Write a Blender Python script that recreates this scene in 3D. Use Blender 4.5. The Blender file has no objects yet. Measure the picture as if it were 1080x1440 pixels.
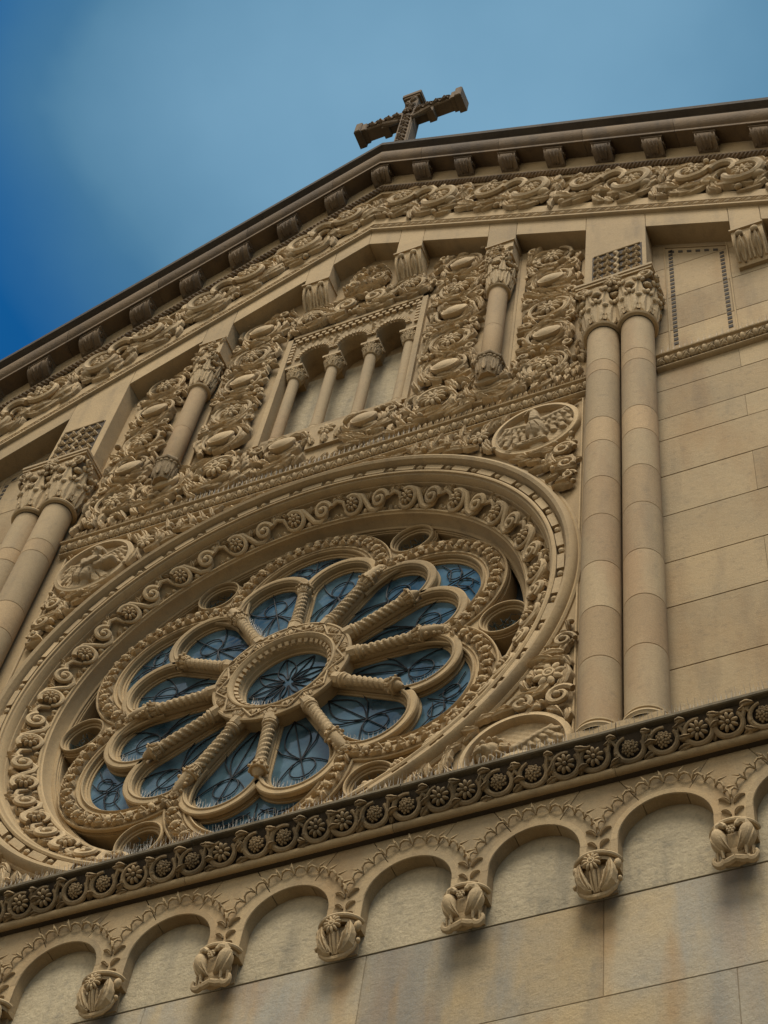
import bpy, math, random, mathutils
import mathutils.geometry
import numpy as np
from mathutils import Matrix, Vector
from math import pi, sin, cos, radians, sqrt, atan2, hypot
random.seed(7)
RS = np.random.RandomState(11)
sc = bpy.context.scene
col = sc.collection

# ------------------------------------------------------------------ camera
# metres; x along the facade, y into the building, z up; the rose window's centre is the origin
GROUND = -15.8
cam_d = bpy.data.cameras.new("camera")
cam = bpy.data.objects.new("camera", cam_d)
col.objects.link(cam)
cam_d.sensor_fit = 'VERTICAL'
cam_d.sensor_height = 36.0
cam_d.lens = 64.062
cam_d.shift_x = -0.041514
cam_d.shift_y = -0.020986
cam_d.clip_end = 2000
cam.matrix_world = Matrix((( 0.9230247, 0.2815240, 0.2622397, 6.4430),
                           ( 0.3745909,-0.8131088,-0.4455735,-8.4981),
                           ( 0.0877898, 0.5095080,-0.8559758,-14.158),
                           (0, 0, 0, 1)))
sc.camera = cam

# ------------------------------------------------------------------ world, sun, exposure
SUN_EL, SUN_AZ = radians(61), radians(166)      # azimuth clockwise from +y: the sun stands to the left in front of the facade
w = bpy.data.worlds.new("World"); sc.world = w; w.use_nodes = True
nt = w.node_tree; N = nt.nodes; L = nt.links
bg = N['Background']; bg.inputs['Strength'].default_value = 0.13
sky = N.new('ShaderNodeTexSky'); sky.sky_type = 'NISHITA'; sky.sun_disc = False
sky.sun_elevation = SUN_EL; sky.sun_rotation = SUN_AZ
sky.air_density = 1.0; sky.dust_density = 1.2; sky.ozone_density = 3.0
tc = N.new('ShaderNodeTexCoord')
nz = N.new('ShaderNodeTexNoise'); nz.inputs['Scale'].default_value = 4.2; nz.inputs['Detail'].default_value = 5; nz.inputs['Roughness'].default_value = .48
mp = N.new('ShaderNodeMapping'); mp.inputs['Scale'].default_value = (1, 1, 1.5); mp.inputs['Location'].default_value = (.35, .1, .2)
L.new(tc.outputs['Generated'], mp.inputs['Vector']); L.new(mp.outputs['Vector'], nz.inputs['Vector'])
dt = N.new('ShaderNodeVectorMath'); dt.operation = 'DOT_PRODUCT'; dt.inputs[1].default_value = (-0.2010, 0.2751, 0.9402)
L.new(tc.outputs['Generated'], dt.inputs[0])
ds = N.new('ShaderNodeMapRange'); ds.inputs[1].default_value = .965; ds.inputs[2].default_value = 1.0; L.new(dt.outputs['Value'], ds.inputs[0])
ad = N.new('ShaderNodeMath'); ad.operation = 'MULTIPLY_ADD'; ad.inputs[1].default_value = .9
L.new(nz.outputs['Fac'], ad.inputs[0]); L.new(ds.outputs[0], ad.inputs[2])
cr = N.new('ShaderNodeValToRGB')
cr.color_ramp.elements[0].position = .45; cr.color_ramp.elements[0].color = (0, 0, 0, 1)
cr.color_ramp.elements[1].position = 1.0; cr.color_ramp.elements[1].color = (1, 1, 1, 1)
L.new(ad.outputs[0], cr.inputs[0])
tint = N.new('ShaderNodeMixRGB'); tint.blend_type = 'MULTIPLY'; tint.inputs[0].default_value = 1
tint.inputs[2].default_value = (.04, .38, .62, 1)
L.new(sky.outputs[0], tint.inputs[1])
cl = N.new('ShaderNodeMapRange'); cl.inputs[1].default_value = .90; cl.inputs[2].default_value = 1.50
L.new(ad.outputs[0], cl.inputs[0])
cm_ = N.new('ShaderNodeMixRGB'); cm_.inputs[1].default_value = (.42, 1.20, 2.00, 1); cm_.inputs[2].default_value = (1.15, 2.25, 3.2, 1)   # thin to thick haze
L.new(cl.outputs[0], cm_.inputs[0])
mx = N.new('ShaderNodeMixRGB'); L.new(cm_.outputs[0], mx.inputs[2])
L.new(cr.outputs[0], mx.inputs[0]); L.new(tint.outputs[0], mx.inputs[1])
# bright warm cloud added out of view on the street side, to light the facade
d2 = N.new('ShaderNodeVectorMath'); d2.operation = 'DOT_PRODUCT'; d2.inputs[1].default_value = (-.2, -1, -0.1)
L.new(tc.outputs['Generated'], d2.inputs[0])
a2 = N.new('ShaderNodeMath'); a2.operation = 'MULTIPLY_ADD'; a2.inputs[1].default_value = 1.4; L.new(nz.outputs['Fac'], a2.inputs[0]); L.new(d2.outputs['Value'], a2.inputs[2])
r2 = N.new('ShaderNodeMapRange'); r2.inputs[1].default_value = 1.05; r2.inputs[2].default_value = 1.6; L.new(a2.outputs[0], r2.inputs[0])
m2 = N.new('ShaderNodeMixRGB'); m2.inputs[2].default_value = (6.6, 6.1, 5.2, 1); L.new(r2.outputs[0], m2.inputs[0]); L.new(mx.outputs[0], m2.inputs[1])
L.new(m2.outputs[0], bg.inputs['Color'])

sun_d = bpy.data.lights.new("sun", 'SUN'); sun_d.energy = 3.2; sun_d.angle = radians(27); sun_d.color = (1.0, .94, .84)
sun = bpy.data.objects.new("sun", sun_d); col.objects.link(sun)
sd = Vector((sin(SUN_AZ)*cos(SUN_EL), cos(SUN_AZ)*cos(SUN_EL), sin(SUN_EL)))
sun.rotation_euler = sd.to_track_quat('Z', 'Y').to_euler()
sun.location = (-10, -20, 20)
sc.view_settings.view_transform = 'Standard'; sc.view_settings.look = 'None'
sc.view_settings.exposure = 0.38; sc.view_settings.gamma = 1.0

# ------------------------------------------------------------------ materials
def stone(name, c1, c2, stain=(.10, .08, .055), stain_amt=.25, warm=(.42, .26, .12), warm_amt=.0, rough=.88, bump=.25, grain=90., seed=0., vert=1., cool=0.):
    m = bpy.data.materials.new(name); m.use_nodes = True
    nt = m.node_tree; N = nt.nodes; L = nt.links; b = N['Principled BSDF']
    b.inputs['Roughness'].default_value = rough
    b.inputs['Specular IOR Level'].default_value = .25
    c1, c2 = (tuple(v*q for v, q in zip(c, (1.36, 1.245, 1.07))) for c in (c1, c2))
    g = N.new('ShaderNodeNewGeometry')
    def noise(scale, detail, sc3=(1, 1, 1), rg=.55):
        mp = N.new('ShaderNodeMapping'); mp.inputs['Scale'].default_value = sc3; mp.inputs['Location'].default_value = (seed, seed*.7, seed*1.3)
        n = N.new('ShaderNodeTexNoise'); n.inputs['Scale'].default_value = scale; n.inputs['Detail'].default_value = detail; n.inputs['Roughness'].default_value = rg
        L.new(g.outputs['Position'], mp.inputs['Vector']); L.new(mp.outputs['Vector'], n.inputs['Vector']); return n.outputs['Fac']
    def ramp(f, p0, p1, v=1.):
        r = N.new('ShaderNodeMapRange'); r.inputs[1].default_value = p0; r.inputs[2].default_value = p1; r.inputs[4].default_value = v
        L.new(f, r.inputs[0]); return r.outputs[0]
    def mix(f, a, c):
        x = N.new('ShaderNodeMixRGB')
        L.new(f, x.inputs[0])
        if isinstance(a, tuple): x.inputs[1].default_value = a+(1,)
        else: L.new(a, x.inputs[1])
        x.inputs[2].default_value = c+(1,)
        return x.outputs[0]
    o = mix(ramp(noise(1.6, 5), .3, .7), c1, c2)
    if warm_amt: o = mix(ramp(noise(1.1, 4, (1.6, 1, .45)), .50, .66, warm_amt), o, warm)
    o = mix(ramp(noise(2.2, 8, (2.4, 1.5, .35*vert)), .52, .80, stain_amt), o, stain)
    o = mix(ramp(noise(14, 8), .55, .80, stain_amt*.8), o, stain)
    if cool: o = mix(ramp(noise(1.0, 5, (1.9, 1, .30)), .50, .60, cool), o, (.235, .245, .225))
    o = mix(ramp(noise(grain, 4), .38, .72, .42), o, tuple(v*.5 for v in c1))
    hv = N.new('ShaderNodeMapRange'); hv.inputs[3].default_value = .83; hv.inputs[4].default_value = 1.12; L.new(g.outputs['Random Per Island'], hv.inputs[0])
    vm = N.new('ShaderNodeVectorMath'); vm.operation = 'SCALE'; L.new(o, vm.inputs[0]); L.new(hv.outputs[0], vm.inputs['Scale']); o = vm.outputs[0]
    L.new(o, b.inputs['Base Color'])
    bp = N.new('ShaderNodeBump'); bp.inputs['Strength'].default_value = bump; bp.inputs['Distance'].default_value = .022
    a = N.new('ShaderNodeMath'); a.operation = 'ADD'
    L.new(noise(grain*.5, 6, rg=.75), a.inputs[0]); L.new(noise(17, 6, rg=.6), a.inputs[1])
    L.new(a.outputs[0], bp.inputs['Height']); L.new(bp.outputs[0], b.inputs['Normal'])
    return m

LIME = stone('limestone', (.32, .24, .135), (.255, .192, .11), stain_amt=.42, seed=1)
CARVE = stone('carved_limestone', (.37, .285, .17), (.30, .228, .135), stain_amt=.34, seed=2, bump=.35)
WALL = stone('ashlar_limestone', (.31, .235, .135), (.26, .205, .125), warm=(.30, .18, .075), warm_amt=.6, stain_amt=.42, seed=3, bump=.30)
WALLLOW = stone('weathered_ashlar', (.32, .25, .145), (.24, .22, .175), warm=(.33, .19, .075), warm_amt=.95, stain=(.13, .115, .09), stain_amt=.5, cool=.45, seed=5, bump=.45)
PALE = stone('lime_washed_stone', (.35, .305, .215), (.26, .225, .155), stain=(.13, .12, .09), stain_amt=.75, seed=8, bump=.6, grain=50.)
SHAFT = stone('column_stone', (.31, .235, .14), (.275, .215, .13), warm=(.33, .19, .085), warm_amt=.6, stain_amt=.38, seed=12, bump=.25)
SHAFT2 = stone('ochre_column_stone', (.31, .222, .125), (.28, .208, .12), warm=(.33, .19, .085), warm_amt=.5, stain_amt=.38, seed=14, bump=.25)
SOOT_SHADE = stone('soot_and_shade_stone', (.060, .045, .028), (.035, .027, .018), stain=(.012, .011, .009), stain_amt=.5, seed=17, bump=.4)
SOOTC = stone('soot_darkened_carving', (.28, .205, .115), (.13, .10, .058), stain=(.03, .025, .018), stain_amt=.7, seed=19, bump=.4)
LEDGE = stone('mossy_ledge_stone', (.13, .105, .065), (.075, .062, .040), stain=(.035, .033, .022), stain_amt=.7, seed=23, bump=.4)
GABLE = stone('gable_limestone', (.15, .105, .058), (.085, .06, .035), stain=(.04, .032, .025), stain_amt=.6, seed=27, bump=.35)
DEEP = stone('backing_and_pocket_shade', (.05, .04, .028), (.035, .028, .02), seed=29)  # near-black, for the gable backing and the painted shade of niche pockets
MORTAR = stone('mortar', (.21, .165, .10), (.17, .13, .08), seed=31)
ROOFM = stone('roof_lead', (.09, .09, .09), (.07, .07, .07), seed=33)
ASPH = stone('asphalt', (.05, .05, .05), (.04, .04, .042), stain=(.03, .03, .03), seed=37)
PAVE = stone('paving', (.12, .115, .10), (.09, .088, .08), seed=39)
KERB = stone('kerb_granite', (.3, .3, .29), (.25, .25, .24), seed=41)

def simple(name, c, rough=.5, metal=0., spec=.5):
    m = bpy.data.materials.new(name); m.use_nodes = True; b = m.node_tree.nodes['Principled BSDF']
    b.inputs['Base Color'].default_value = c+(1,); b.inputs['Roughness'].default_value = rough
    b.inputs['Metallic'].default_value = metal; b.inputs['Specular IOR Level'].default_value = spec
    return m
def glass(name, ca, cb, rough, metal, seed):
    m = simple(name, ca, rough, metal); nt = m.node_tree; N = nt.nodes; L = nt.links; b = N['Principled BSDF']
    g = N.new('ShaderNodeNewGeometry')
    mp = N.new('ShaderNodeMapping'); mp.inputs['Location'].default_value = (seed, seed, seed)
    n = N.new('ShaderNodeTexNoise'); n.inputs['Scale'].default_value = 2.3; n.inputs['Detail'].default_value = 3
    L.new(g.outputs['Position'], mp.inputs['Vector']); L.new(mp.outputs['Vector'], n.inputs['Vector'])
    r = N.new('ShaderNodeMapRange'); r.inputs[1].default_value = .36; r.inputs[2].default_value = .64; L.new(n.outputs['Fac'], r.inputs[0])
    x = N.new('ShaderNodeMixRGB'); x.inputs[1].default_value = ca+(1,); x.inputs[2].default_value = cb+(1,)
    L.new(r.outputs[0], x.inputs[0]); L.new(x.outputs[0], b.inputs['Base Color'])
    bp = N.new('ShaderNodeBump'); bp.inputs['Strength'].default_value = .35; bp.inputs['Distance'].default_value = .02
    n2 = N.new('ShaderNodeTexNoise'); n2.inputs['Scale'].default_value = 5; L.new(g.outputs['Position'], n2.inputs['Vector'])
    L.new(n2.outputs['Fac'], bp.inputs['Height']); L.new(bp.outputs[0], b.inputs['Normal'])
    return m
GLASS = glass('blue_window_glass', (.014, .034, .044), (.080, .135, .155), .10, .08, 3)
GLASSD = glass('dark_window_glass', (.012, .016, .015), (.02, .028, .026), .5, 0, 9)
LEAD = simple('window_lead', (.012, .012, .012), .7, 0., .2)
WIRE = simple('bird_spike_wire', (.26, .21, .14), .6, 0.)
NET = simple('green_netting', (.03, .05, .045), .8)

# ------------------------------------------------------------------ mesh builder
class MB:
    def __init__(s): s.V = []; s.F = []; s.S = []; s.M = []; s.n = 0; s.mi = 0
    def add(s, V, F, fn=None, smooth=True):
        V = np.asarray(V, float).reshape(-1, 3)
        if fn is not None: V = fn(V)
        s.V.append(V); n = s.n
        s.F += [tuple(i+n for i in f) for f in F]
        s.S += [smooth]*len(F); s.M += [s.mi]*len(F); s.n += len(V)
    def build(s, name, mats, parent=None, label=None, kind=None):
        me = bpy.data.meshes.new(name)
        V = np.concatenate(s.V) if s.V else np.zeros((0, 3))
        me.from_pydata(V.tolist(), [], s.F)
        me.polygons.foreach_set('use_smooth', s.S)
        if not isinstance(mats, (list, tuple)): mats = [mats]
        for m in mats: me.materials.append(m)
        me.polygons.foreach_set('material_index', s.M)
        me.update(); me.set_sharp_from_angle(angle=radians(38))
        return link(name, me, parent, label, kind)
def link(name, me, parent=None, label=None, kind=None):
    o = bpy.data.objects.new(name, me); col.objects.link(o)
    if parent is not None:
        o.parent = parent
        if parent.type == 'EMPTY': o.matrix_parent_inverse = Matrix.Translation(-parent.location)
    if label: o['label'] = label
    if kind: o['kind'] = kind
    return o
def empty(name, loc, label, cat, group=None):
    o = bpy.data.objects.new(name, None); col.objects.link(o); o.location = loc
    o['label'] = label; o['category'] = cat
    if group: o['group'] = group
    return o

# --- primitives in local (u, v, w): u, v in the plane of the carving, w out of it
def ellip(mb, c, r, ang=0., fn=None, nu=10, nv=6):
    th = np.linspace(0, 2*pi, nu, endpoint=False); ph = np.linspace(-pi/2, pi/2, nv+1)[1:-1]
    P = [(0, 0, -1)]
    for p in ph: P += [(cos(p)*cos(t), cos(p)*sin(t), sin(p)) for t in th]
    P.append((0, 0, 1)); P = np.array(P)*np.array(r)
    ca, sa = cos(ang), sin(ang)
    P = np.stack([P[:, 0]*ca-P[:, 1]*sa, P[:, 0]*sa+P[:, 1]*ca, P[:, 2]], 1)+np.array(c)
    F = []; m = len(ph)
    for i in range(nu): F.append((0, 1+(i+1) % nu, 1+i))
    for j in range(m-1):
        for i in range(nu):
            a = 1+j*nu+i; b = 1+j*nu+(i+1) % nu; F.append((a, b, b+nu, a+nu))
    t = 1+(m-1)*nu
    for i in range(nu): F.append((t+i, t+(i+1) % nu, len(P)-1))
    mb.add(P, F, fn)
def tube(mb, pts, rad, fn=None, n=7, closed=False, flat=1.):
    P = np.asarray(pts, float); k = len(P)
    R = np.full(k, rad) if np.isscalar(rad) else np.interp(np.linspace(0, 1, k), np.linspace(0, 1, len(rad)), rad)
    if closed: T = np.roll(P, -1, 0)-np.roll(P, 1, 0)
    else: T = np.gradient(P, axis=0)
    T /= np.linalg.norm(T, axis=1)[:, None]+1e-12
    up = np.array([0, 0, 1.]) if abs(T[:, 2]).max() < .9 else np.array([.57, .31, .76])
    A = np.cross(T, up); A /= np.linalg.norm(A, axis=1)[:, None]+1e-12; B = np.cross(A, T)
    th = np.linspace(0, 2*pi, n, endpoint=False)
    V = (P[:, None, :]+R[:, None, None]*(np.cos(th)[None, :, None]*A[:, None, :]+flat*np.sin(th)[None, :, None]*B[:, None, :])).reshape(-1, 3)
    F = []
    for j in range(k if closed else k-1):
        for i in range(n):
            a = j*n+i; b = j*n+(i+1) % n; c = ((j+1) % k)*n+(i+1) % n; d = ((j+1) % k)*n+i
            F.append((a, b, c, d))
    if not closed: F.append(tuple(range(n))[::-1]); F.append(tuple(range((k-1)*n, k*n)))
    mb.add(V, F, fn)
def leaf(mb, p, ang, Ln, W, bend=0., h=.04, lobes=0, fn=None, tip=.02, ns=11, w0=0.):
    """tapering leaf lying on the plane, ridged, with a lobed edge and a lifted tip"""
    s = np.linspace(0, 1, ns); t = np.linspace(-1, 1, 7)
    a = ang+bend*s
    cx = np.concatenate([[0], np.cumsum(np.cos(a[:-1])*Ln/(ns-1))])+p[0]
    cy = np.concatenate([[0], np.cumsum(np.sin(a[:-1])*Ln/(ns-1))])+p[1]
    wd = W*np.sin(pi*np.clip(s*.93+.04, 0, 1)**.75)
    if lobes: wd = wd*(.78+.3*np.abs(np.sin(lobes*pi*s)))
    V = []
    for i in range(ns):
        nx, ny = -sin(a[i]), cos(a[i])
        for q in t:
            hh = h*(.35+.65*sin(pi*min(1, s[i]*.9+.1)))*(1-abs(q)**5*.85)*(1-.40*max(0, 1-abs(q)*3.5))+tip*s[i]**2
            if lobes: hh *= 1-.25*abs(cos(lobes*pi*s[i]))*abs(q)
            if abs(q) == 1: hh = -.01
            V.append((cx[i]+nx*q*wd[i], cy[i]+ny*q*wd[i], hh+w0))
    F = []
    for i in range(ns-1):
        for j in range(6):
            a0 = i*7+j; F.append((a0, a0+7, a0+8, a0+1))
    mb.add(V, F, fn)
def arc(cx, cy, r, a0, a1, n, w=0., r1=None):
    a = np.linspace(a0, a1, n); rr = np.linspace(r, r if r1 is None else r1, n)
    return np.stack([cx+rr*np.cos(a), cy+rr*np.sin(a), np.full(n, w)], 1)
def rosette(mb, c, R, n, h, fn=None, w0=0., style=0):
    for k in range(n):
        a = 2*pi*k/n+.2
        ellip(mb, (c[0]+.62*R*cos(a), c[1]+.62*R*sin(a), w0+h*.5), (R*.40, R*(.95*pi/n*.62), h*.5), a, fn, 8, 5)
    if style == 1:
        tube(mb, arc(c[0], c[1], R*.30, 0, 2*pi*15/16, 16, w0+h*.8), R*.11, fn, 6, True)
    ellip(mb, (c[0], c[1], w0+h*.75), (R*.22, R*.22, h*.42), 0, fn, 8, 5)
def spiral(mb, c, R, a0, turns, rad, fn=None, w=.03, n=26, ball=.0, sgn=1):
    a = np.linspace(a0, a0+sgn*2*pi*turns, n); rr = R*np.linspace(1, .16, n)
    P = np.stack([c[0]+rr*np.cos(a), c[1]+rr*np.sin(a), w+.02*np.linspace(0, 1, n)], 1)
    tube(mb, P, [rad, rad*.9, rad*.6], fn, 7)
    if ball: ellip(mb, (P[-1][0], P[-1][1], w+.02), (ball, ball, ball), 0, fn, 8, 5)
def box(mb, x0, x1, y0, y1, z0, z1, fn=None):
    V = [(x, y, z) for x in (x0, x1) for y in (y0, y1) for z in (z0, z1)]
    mb.add(V, [(0, 1, 3, 2), (4, 6, 7, 5), (0, 4, 5, 1), (2, 3, 7, 6), (0, 2, 6, 4), (1, 5, 7, 3)], fn, False)
def inset(P, d):
    P = np.array(P, float); n = len(P); out = []
    ar = .5*sum(P[i][0]*P[(i+1) % n][1]-P[(i+1) % n][0]*P[i][1] for i in range(n)); sg = 1 if ar > 0 else -1
    for i in range(n):
        a, b, c = P[i-1], P[i], P[(i+1) % n]
        d1 = (b-a)/np.linalg.norm(b-a); d2 = (c-b)/np.linalg.norm(c-b)
        n1 = np.array([-d1[1], d1[0]])*sg; n2 = np.array([-d2[1], d2[0]])*sg
        m = n1+n2; m /= max(1e-6, m@m)/2
        out.append(b+m*d)
    return np.array(out)
def prism(mb, P, yf, yb, ch=.006):
    """convex polygon in x-z, chamfered front face at yf, back at yb"""
    P = np.array(P, float); n = len(P); Q = inset(P, ch)
    V = [(p[0], yb, p[1]) for p in P]+[(p[0], yf+ch, p[1]) for p in P]+[(p[0], yf, p[1]) for p in Q]
    F = [tuple(range(2*n, 3*n)), tuple(range(n))[::-1]]
    for k in (0, n):
        for i in range(n): F.append((k+i, k+(i+1) % n, k+n+(i+1) % n, k+n+i))
    mb.add(V, F, None, False)
def sweepx(mb, prof, xs, zf=None, smooth=False, caps=True):
    """profile of (y, z) points carried along x through the given stations; zf(x) is added to z"""
    V = [(x, y, z+(zf(x) if zf else 0)) for x in xs for (y, z) in prof]; n = len(prof); F = []
    for j in range(len(xs)-1):
        for i in range(n-1):
            a = j*n+i; F.append((a, a+1, a+1+n, a+n))
    if caps: F += [tuple(range(n)), tuple(range((len(xs)-1)*n, len(xs)*n))[::-1]]
    mb.add(V, F, None, smooth)
def ring(mb, prof, n=192, a0=0., a1=2*pi, smooth=True, c=(0, 0)):
    """profile of (radius, y) points turned about an axis parallel to y; an open polyline"""
    full = abs(a1-a0-2*pi) < 1e-6; m = n if full else n+1; k = len(prof)
    V = [(c[0]+r*cos(a0+(a1-a0)*j/n), y, c[1]+r*sin(a0+(a1-a0)*j/n)) for j in range(m) for (r, y) in prof]; F = []
    for j in range(n):
        for i in range(k-1):
            a = j*k+i; b = ((j+1) % m)*k+i; F.append((a, a+1, b+1, b))
    mb.add(V, F, None, smooth)
def lathe(mb, prof, cx, cy, n=28, a0=0., a1=2*pi, smooth=True, sides=None):
    """profile of (radius, z) points turned about a vertical axis"""
    full = abs(a1-a0-2*pi) < 1e-6; m = n if full else n+1; k = len(prof)
    V = [(cx+r*cos(a0+(a1-a0)*j/n), cy+r*sin(a0+(a1-a0)*j/n), z) for j in range(m) for (r, z) in prof]; F = []
    for j in range(n):
        for i in range(k-1):
            a = j*k+i; b = ((j+1) % m)*k+i; F.append((a, b, b+1, a+1))
    mb.add(V, F, None, smooth)
def plate(name, loops, yf, yb, mat, parent, bevel=0., label=None, as_mesh=False):
    """flat plate from a closed x-z outline and holes in it, front edge chamfered, thickness yf..yb"""
    L0, L1 = [], []
    for li, lp in enumerate(loops):
        P = np.array(lp, float); n = len(P); nx = np.roll(P, -1, 0)
        area = .5*np.sum(P[:, 0]*nx[:, 1]-nx[:, 0]*P[:, 1])
        if area < 0: P = P[::-1]
        d = np.roll(P, -1, 0)-P; d /= np.linalg.norm(d, axis=1)[:, None]+1e-12
        nr = np.stack([-d[:, 1], d[:, 0]], 1); m = nr+np.roll(nr, 1, 0); m /= np.maximum(.35, (m*m).sum(1)/2)[:, None]
        Q = P+m*(bevel if li == 0 else -bevel)
        L0.append(P); L1.append(Q)
    co, ed = [], []
    for Q in L1:
        b = len(co); co += [Vector(q) for q in Q]; ed += [(b+k, b+(k+1) % len(Q)) for k in range(len(Q))]
    vo, _, fo = mathutils.geometry.delaunay_2d_cdt(co, ed, [], 0, 1e-7)[:3]
    def inside(P, pts):
        x, z = pts[:, 0], pts[:, 1]; c = np.zeros(len(pts), bool); q = np.roll(P, 1, 0)
        for (xa, za), (xb, zb) in zip(P, q):
            if za != zb: c ^= ((za > z) != (zb > z)) & (x < (xb-xa)*(z-za)/(zb-za)+xa)
        return c
    VO = np.array([(v.x, v.y) for v in vo]); F3 = [tuple(f) for f in fo]
    cen = np.array([VO[list(f)].mean(0) for f in F3]); ok = np.zeros(len(F3), int)
    for Q in L1: ok += inside(Q, cen)
    F = [f for f, k in zip(F3, ok) if k % 2]
    V = [(x, yf, z) for x, z in VO]
    for li, (P, Q) in enumerate(zip(L0, L1)):
        n = len(P); b = len(V)
        V += [(x, yf, z) for x, z in Q]+[(x, yf+bevel, z) for x, z in P]+[(x, yb, z) for x, z in P]
        for r in (0, n):
            for k in range(n):
                q = (b+r+k, b+r+n+k, b+r+n+(k+1) % n, b+r+(k+1) % n); F.append(q if li == 0 else q[::-1])
    me = bpy.data.meshes.new(name); me.from_pydata(V, [], F); me.materials.append(mat); me.update()
    if as_mesh: return me
    return link(name, me, parent, label)
def addmesh(mb, me):
    co = np.empty(len(me.vertices)*3); me.vertices.foreach_get('co', co)
    mb.add(co.reshape(-1, 3), [tuple(p.vertices) for p in me.polygons], None, False); bpy.data.meshes.remove(me)
# --- placing functions: (u, v, w) -> world
def flat(x0, z0, y0, s=1., rot=0., mir=1):
    c, q = cos(rot), sin(rot)
    def fn(V):
        u, v, w = V[:, 0]*s, V[:, 1]*s, V[:, 2]*s
        return np.stack([x0+mir*(u*c-v*q), y0-w, z0+u*q+v*c], 1)
    return fn
def polar(r0, th0, y0, cc=(0, 0)):
    def fn(V):
        th = th0-V[:, 0]/r0; r = r0+V[:, 1]
        return np.stack([cc[0]+r*np.cos(th), y0-V[:, 2], cc[1]+r*np.sin(th)], 1)
    return fn
def splay(r0, th0, y0):
    def fn(V):
        th = th0-V[:, 0]/r0; v = V[:, 1]*1.12; r = r0+v*.857-V[:, 2]*.514
        return np.stack([r*np.cos(th), y0-v*.514-V[:, 2]*.857, r*np.sin(th)], 1)
    return fn
def cyl(cx, cy, z0, r0, th0=-pi/2, rf=None, k=1.):
    def fn(V):
        r = (rf(V[:, 1]) if rf else r0)+V[:, 2]; th = th0+V[:, 0]/r0
        return np.stack([cx+r*np.cos(th), cy+r*np.sin(th), z0+V[:, 1]], 1)
    return fn

# ------------------------------------------------------------------ the building
church = empty('church_facade', (0, 0, GROUND), 'tan limestone church front with a gabled top, a great round rose window and carved bands', 'church')
SL = .6685
def rk(x): return -SL*abs(x)

# ---- lower ashlar wall
mb = MB(); z = -4.615; course = 0; XE = 9.0
offs = [3.445, 4.35, 3.5, 4.4]
while z > GROUND+.4:
    zb = max(z-.905, GROUND+.35); o = offs[course % 4]; x = o-1.815*8
    while x < XE:
        a, b = max(x, -XE), min(x+1.815, XE)
        if b > a+.05: prism(mb, [(a+.0015, zb+.0015), (b-.0015, zb+.0015), (b-.0015, z-.0015), (a+.0015, z-.0015)], -.04-RS.uniform(0, .003), .05, .004)
        x += 1.815
    z = zb; course += 1
box(mb, -XE-.05, XE+.05, -.10, .05, GROUND-.2, GROUND+.35)
mb.build('lower_wall', WALLLOW, church, 'weathered plain ashlar wall below the blind arcade')
# backing so that joints read dark
mb = MB(); box(mb, -XE+.01, XE-.01, -.033, .30, GROUND, -3.2);
mb.build('wall_core', MORTAR, church)

# ---- blind arcade
AX = -.04; SP = .996; ARR = .355; ASZ = -4.16
ks = range(-8, 9)
mb = MB()       # back panels
for k in ks:
    xc = AX+SP*k
    prism(mb, [(xc-SP/2+.002, -4.612), (xc+SP/2-.002, -4.612), (xc+SP/2-.002, -3.45), (xc-SP/2+.002, -3.45)], -.045-RS.uniform(0, .004), .05, .003)
mb.build('arcade_panel', PALE, church, 'pale lime washed back wall inside the blind arches')
mb = MB(); cut = radians(62); gap = .003; ZT = -3.485
for k in ks:
    xc = AX+SP*k
    # crown piece
    a = [(xc+ARR*cos(t), ASZ+ARR*sin(t)) for t in np.linspace(cut, pi-cut, 14)]
    dx = (ZT-ASZ)/math.tan(cut)*1.0
    top = [(xc-ARR*cos(cut)-.20+gap, ZT), (xc+ARR*cos(cut)+.20-gap, ZT)]
    a[0] = (a[0][0]-gap, a[0][1]); a[-1] = (a[-1][0]+gap, a[-1][1])
    addmesh(mb, plate('p', [a+top], -.16, -.03, LIME, None, .003, as_mesh=True))
    # springer piece between this arch and the next
    xn = xc+SP
    lft = [(xc+ARR*cos(t), ASZ+ARR*sin(t)) for t in np.linspace(cut, 0, 12)]
    rgt = [(xn-ARR*cos(t), ASZ+ARR*sin(t)) for t in np.linspace(0, cut, 12)]
    lft[0] = (lft[0][0]+gap, lft[0][1]); rgt[-1] = (rgt[-1][0]-gap, rgt[-1][1])
    pts = lft+[(xc+ARR, -4.42), (xn-ARR, -4.42)]+rgt+[(xn-ARR*cos(cut)-.20-gap, ZT), (xc+ARR*cos(cut)+.20+gap, ZT)]
    addmesh(mb, plate('p', [pts], -.16-RS.uniform(0, .002), -.03, LIME, None, .003, as_mesh=True))
arcade = mb.build('blind_arcade', WALL, church, 'row of shallow round blind arches under the dark vine cornice')
mb = MB()       # archivolt bands
for k in ks:
    xc = AX+SP*k
    ring(mb, [(ARR-.002, -.155), (ARR+.003, -.164), (ARR+.050, -.164), (ARR+.055, -.155)], 30, 0, pi, True, (xc, ASZ))
    for sx in (-1, 1):
        a, b = sorted((xc+sx*(ARR-.002), xc+sx*(ARR+.055)))
        prism(mb, [(a, -4.42), (b, -4.42), (b, ASZ), (a, ASZ)], -.164, -.155, .003)
mb.build('archivolt', WALL, arcade)
mb = MB()       # leaf cresting
def crest(fn, s=1.):
    tube(mb, [(-.046*s, -.010*s, .004), (-.026*s, .006*s, .040), (0, .011*s, .048), (.026*s, .006*s, .040), (.046*s, -.010*s, .004)], [.003, .009, .011, .009, .003], fn, 6)
def spike(fn, s=1., lean=0):
    tube(mb, [(0, -.02*s, .008), (lean*.5, .02*s, .045), (lean, .075*s, .040)], [.006, .011, .002], fn, 5)
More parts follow.
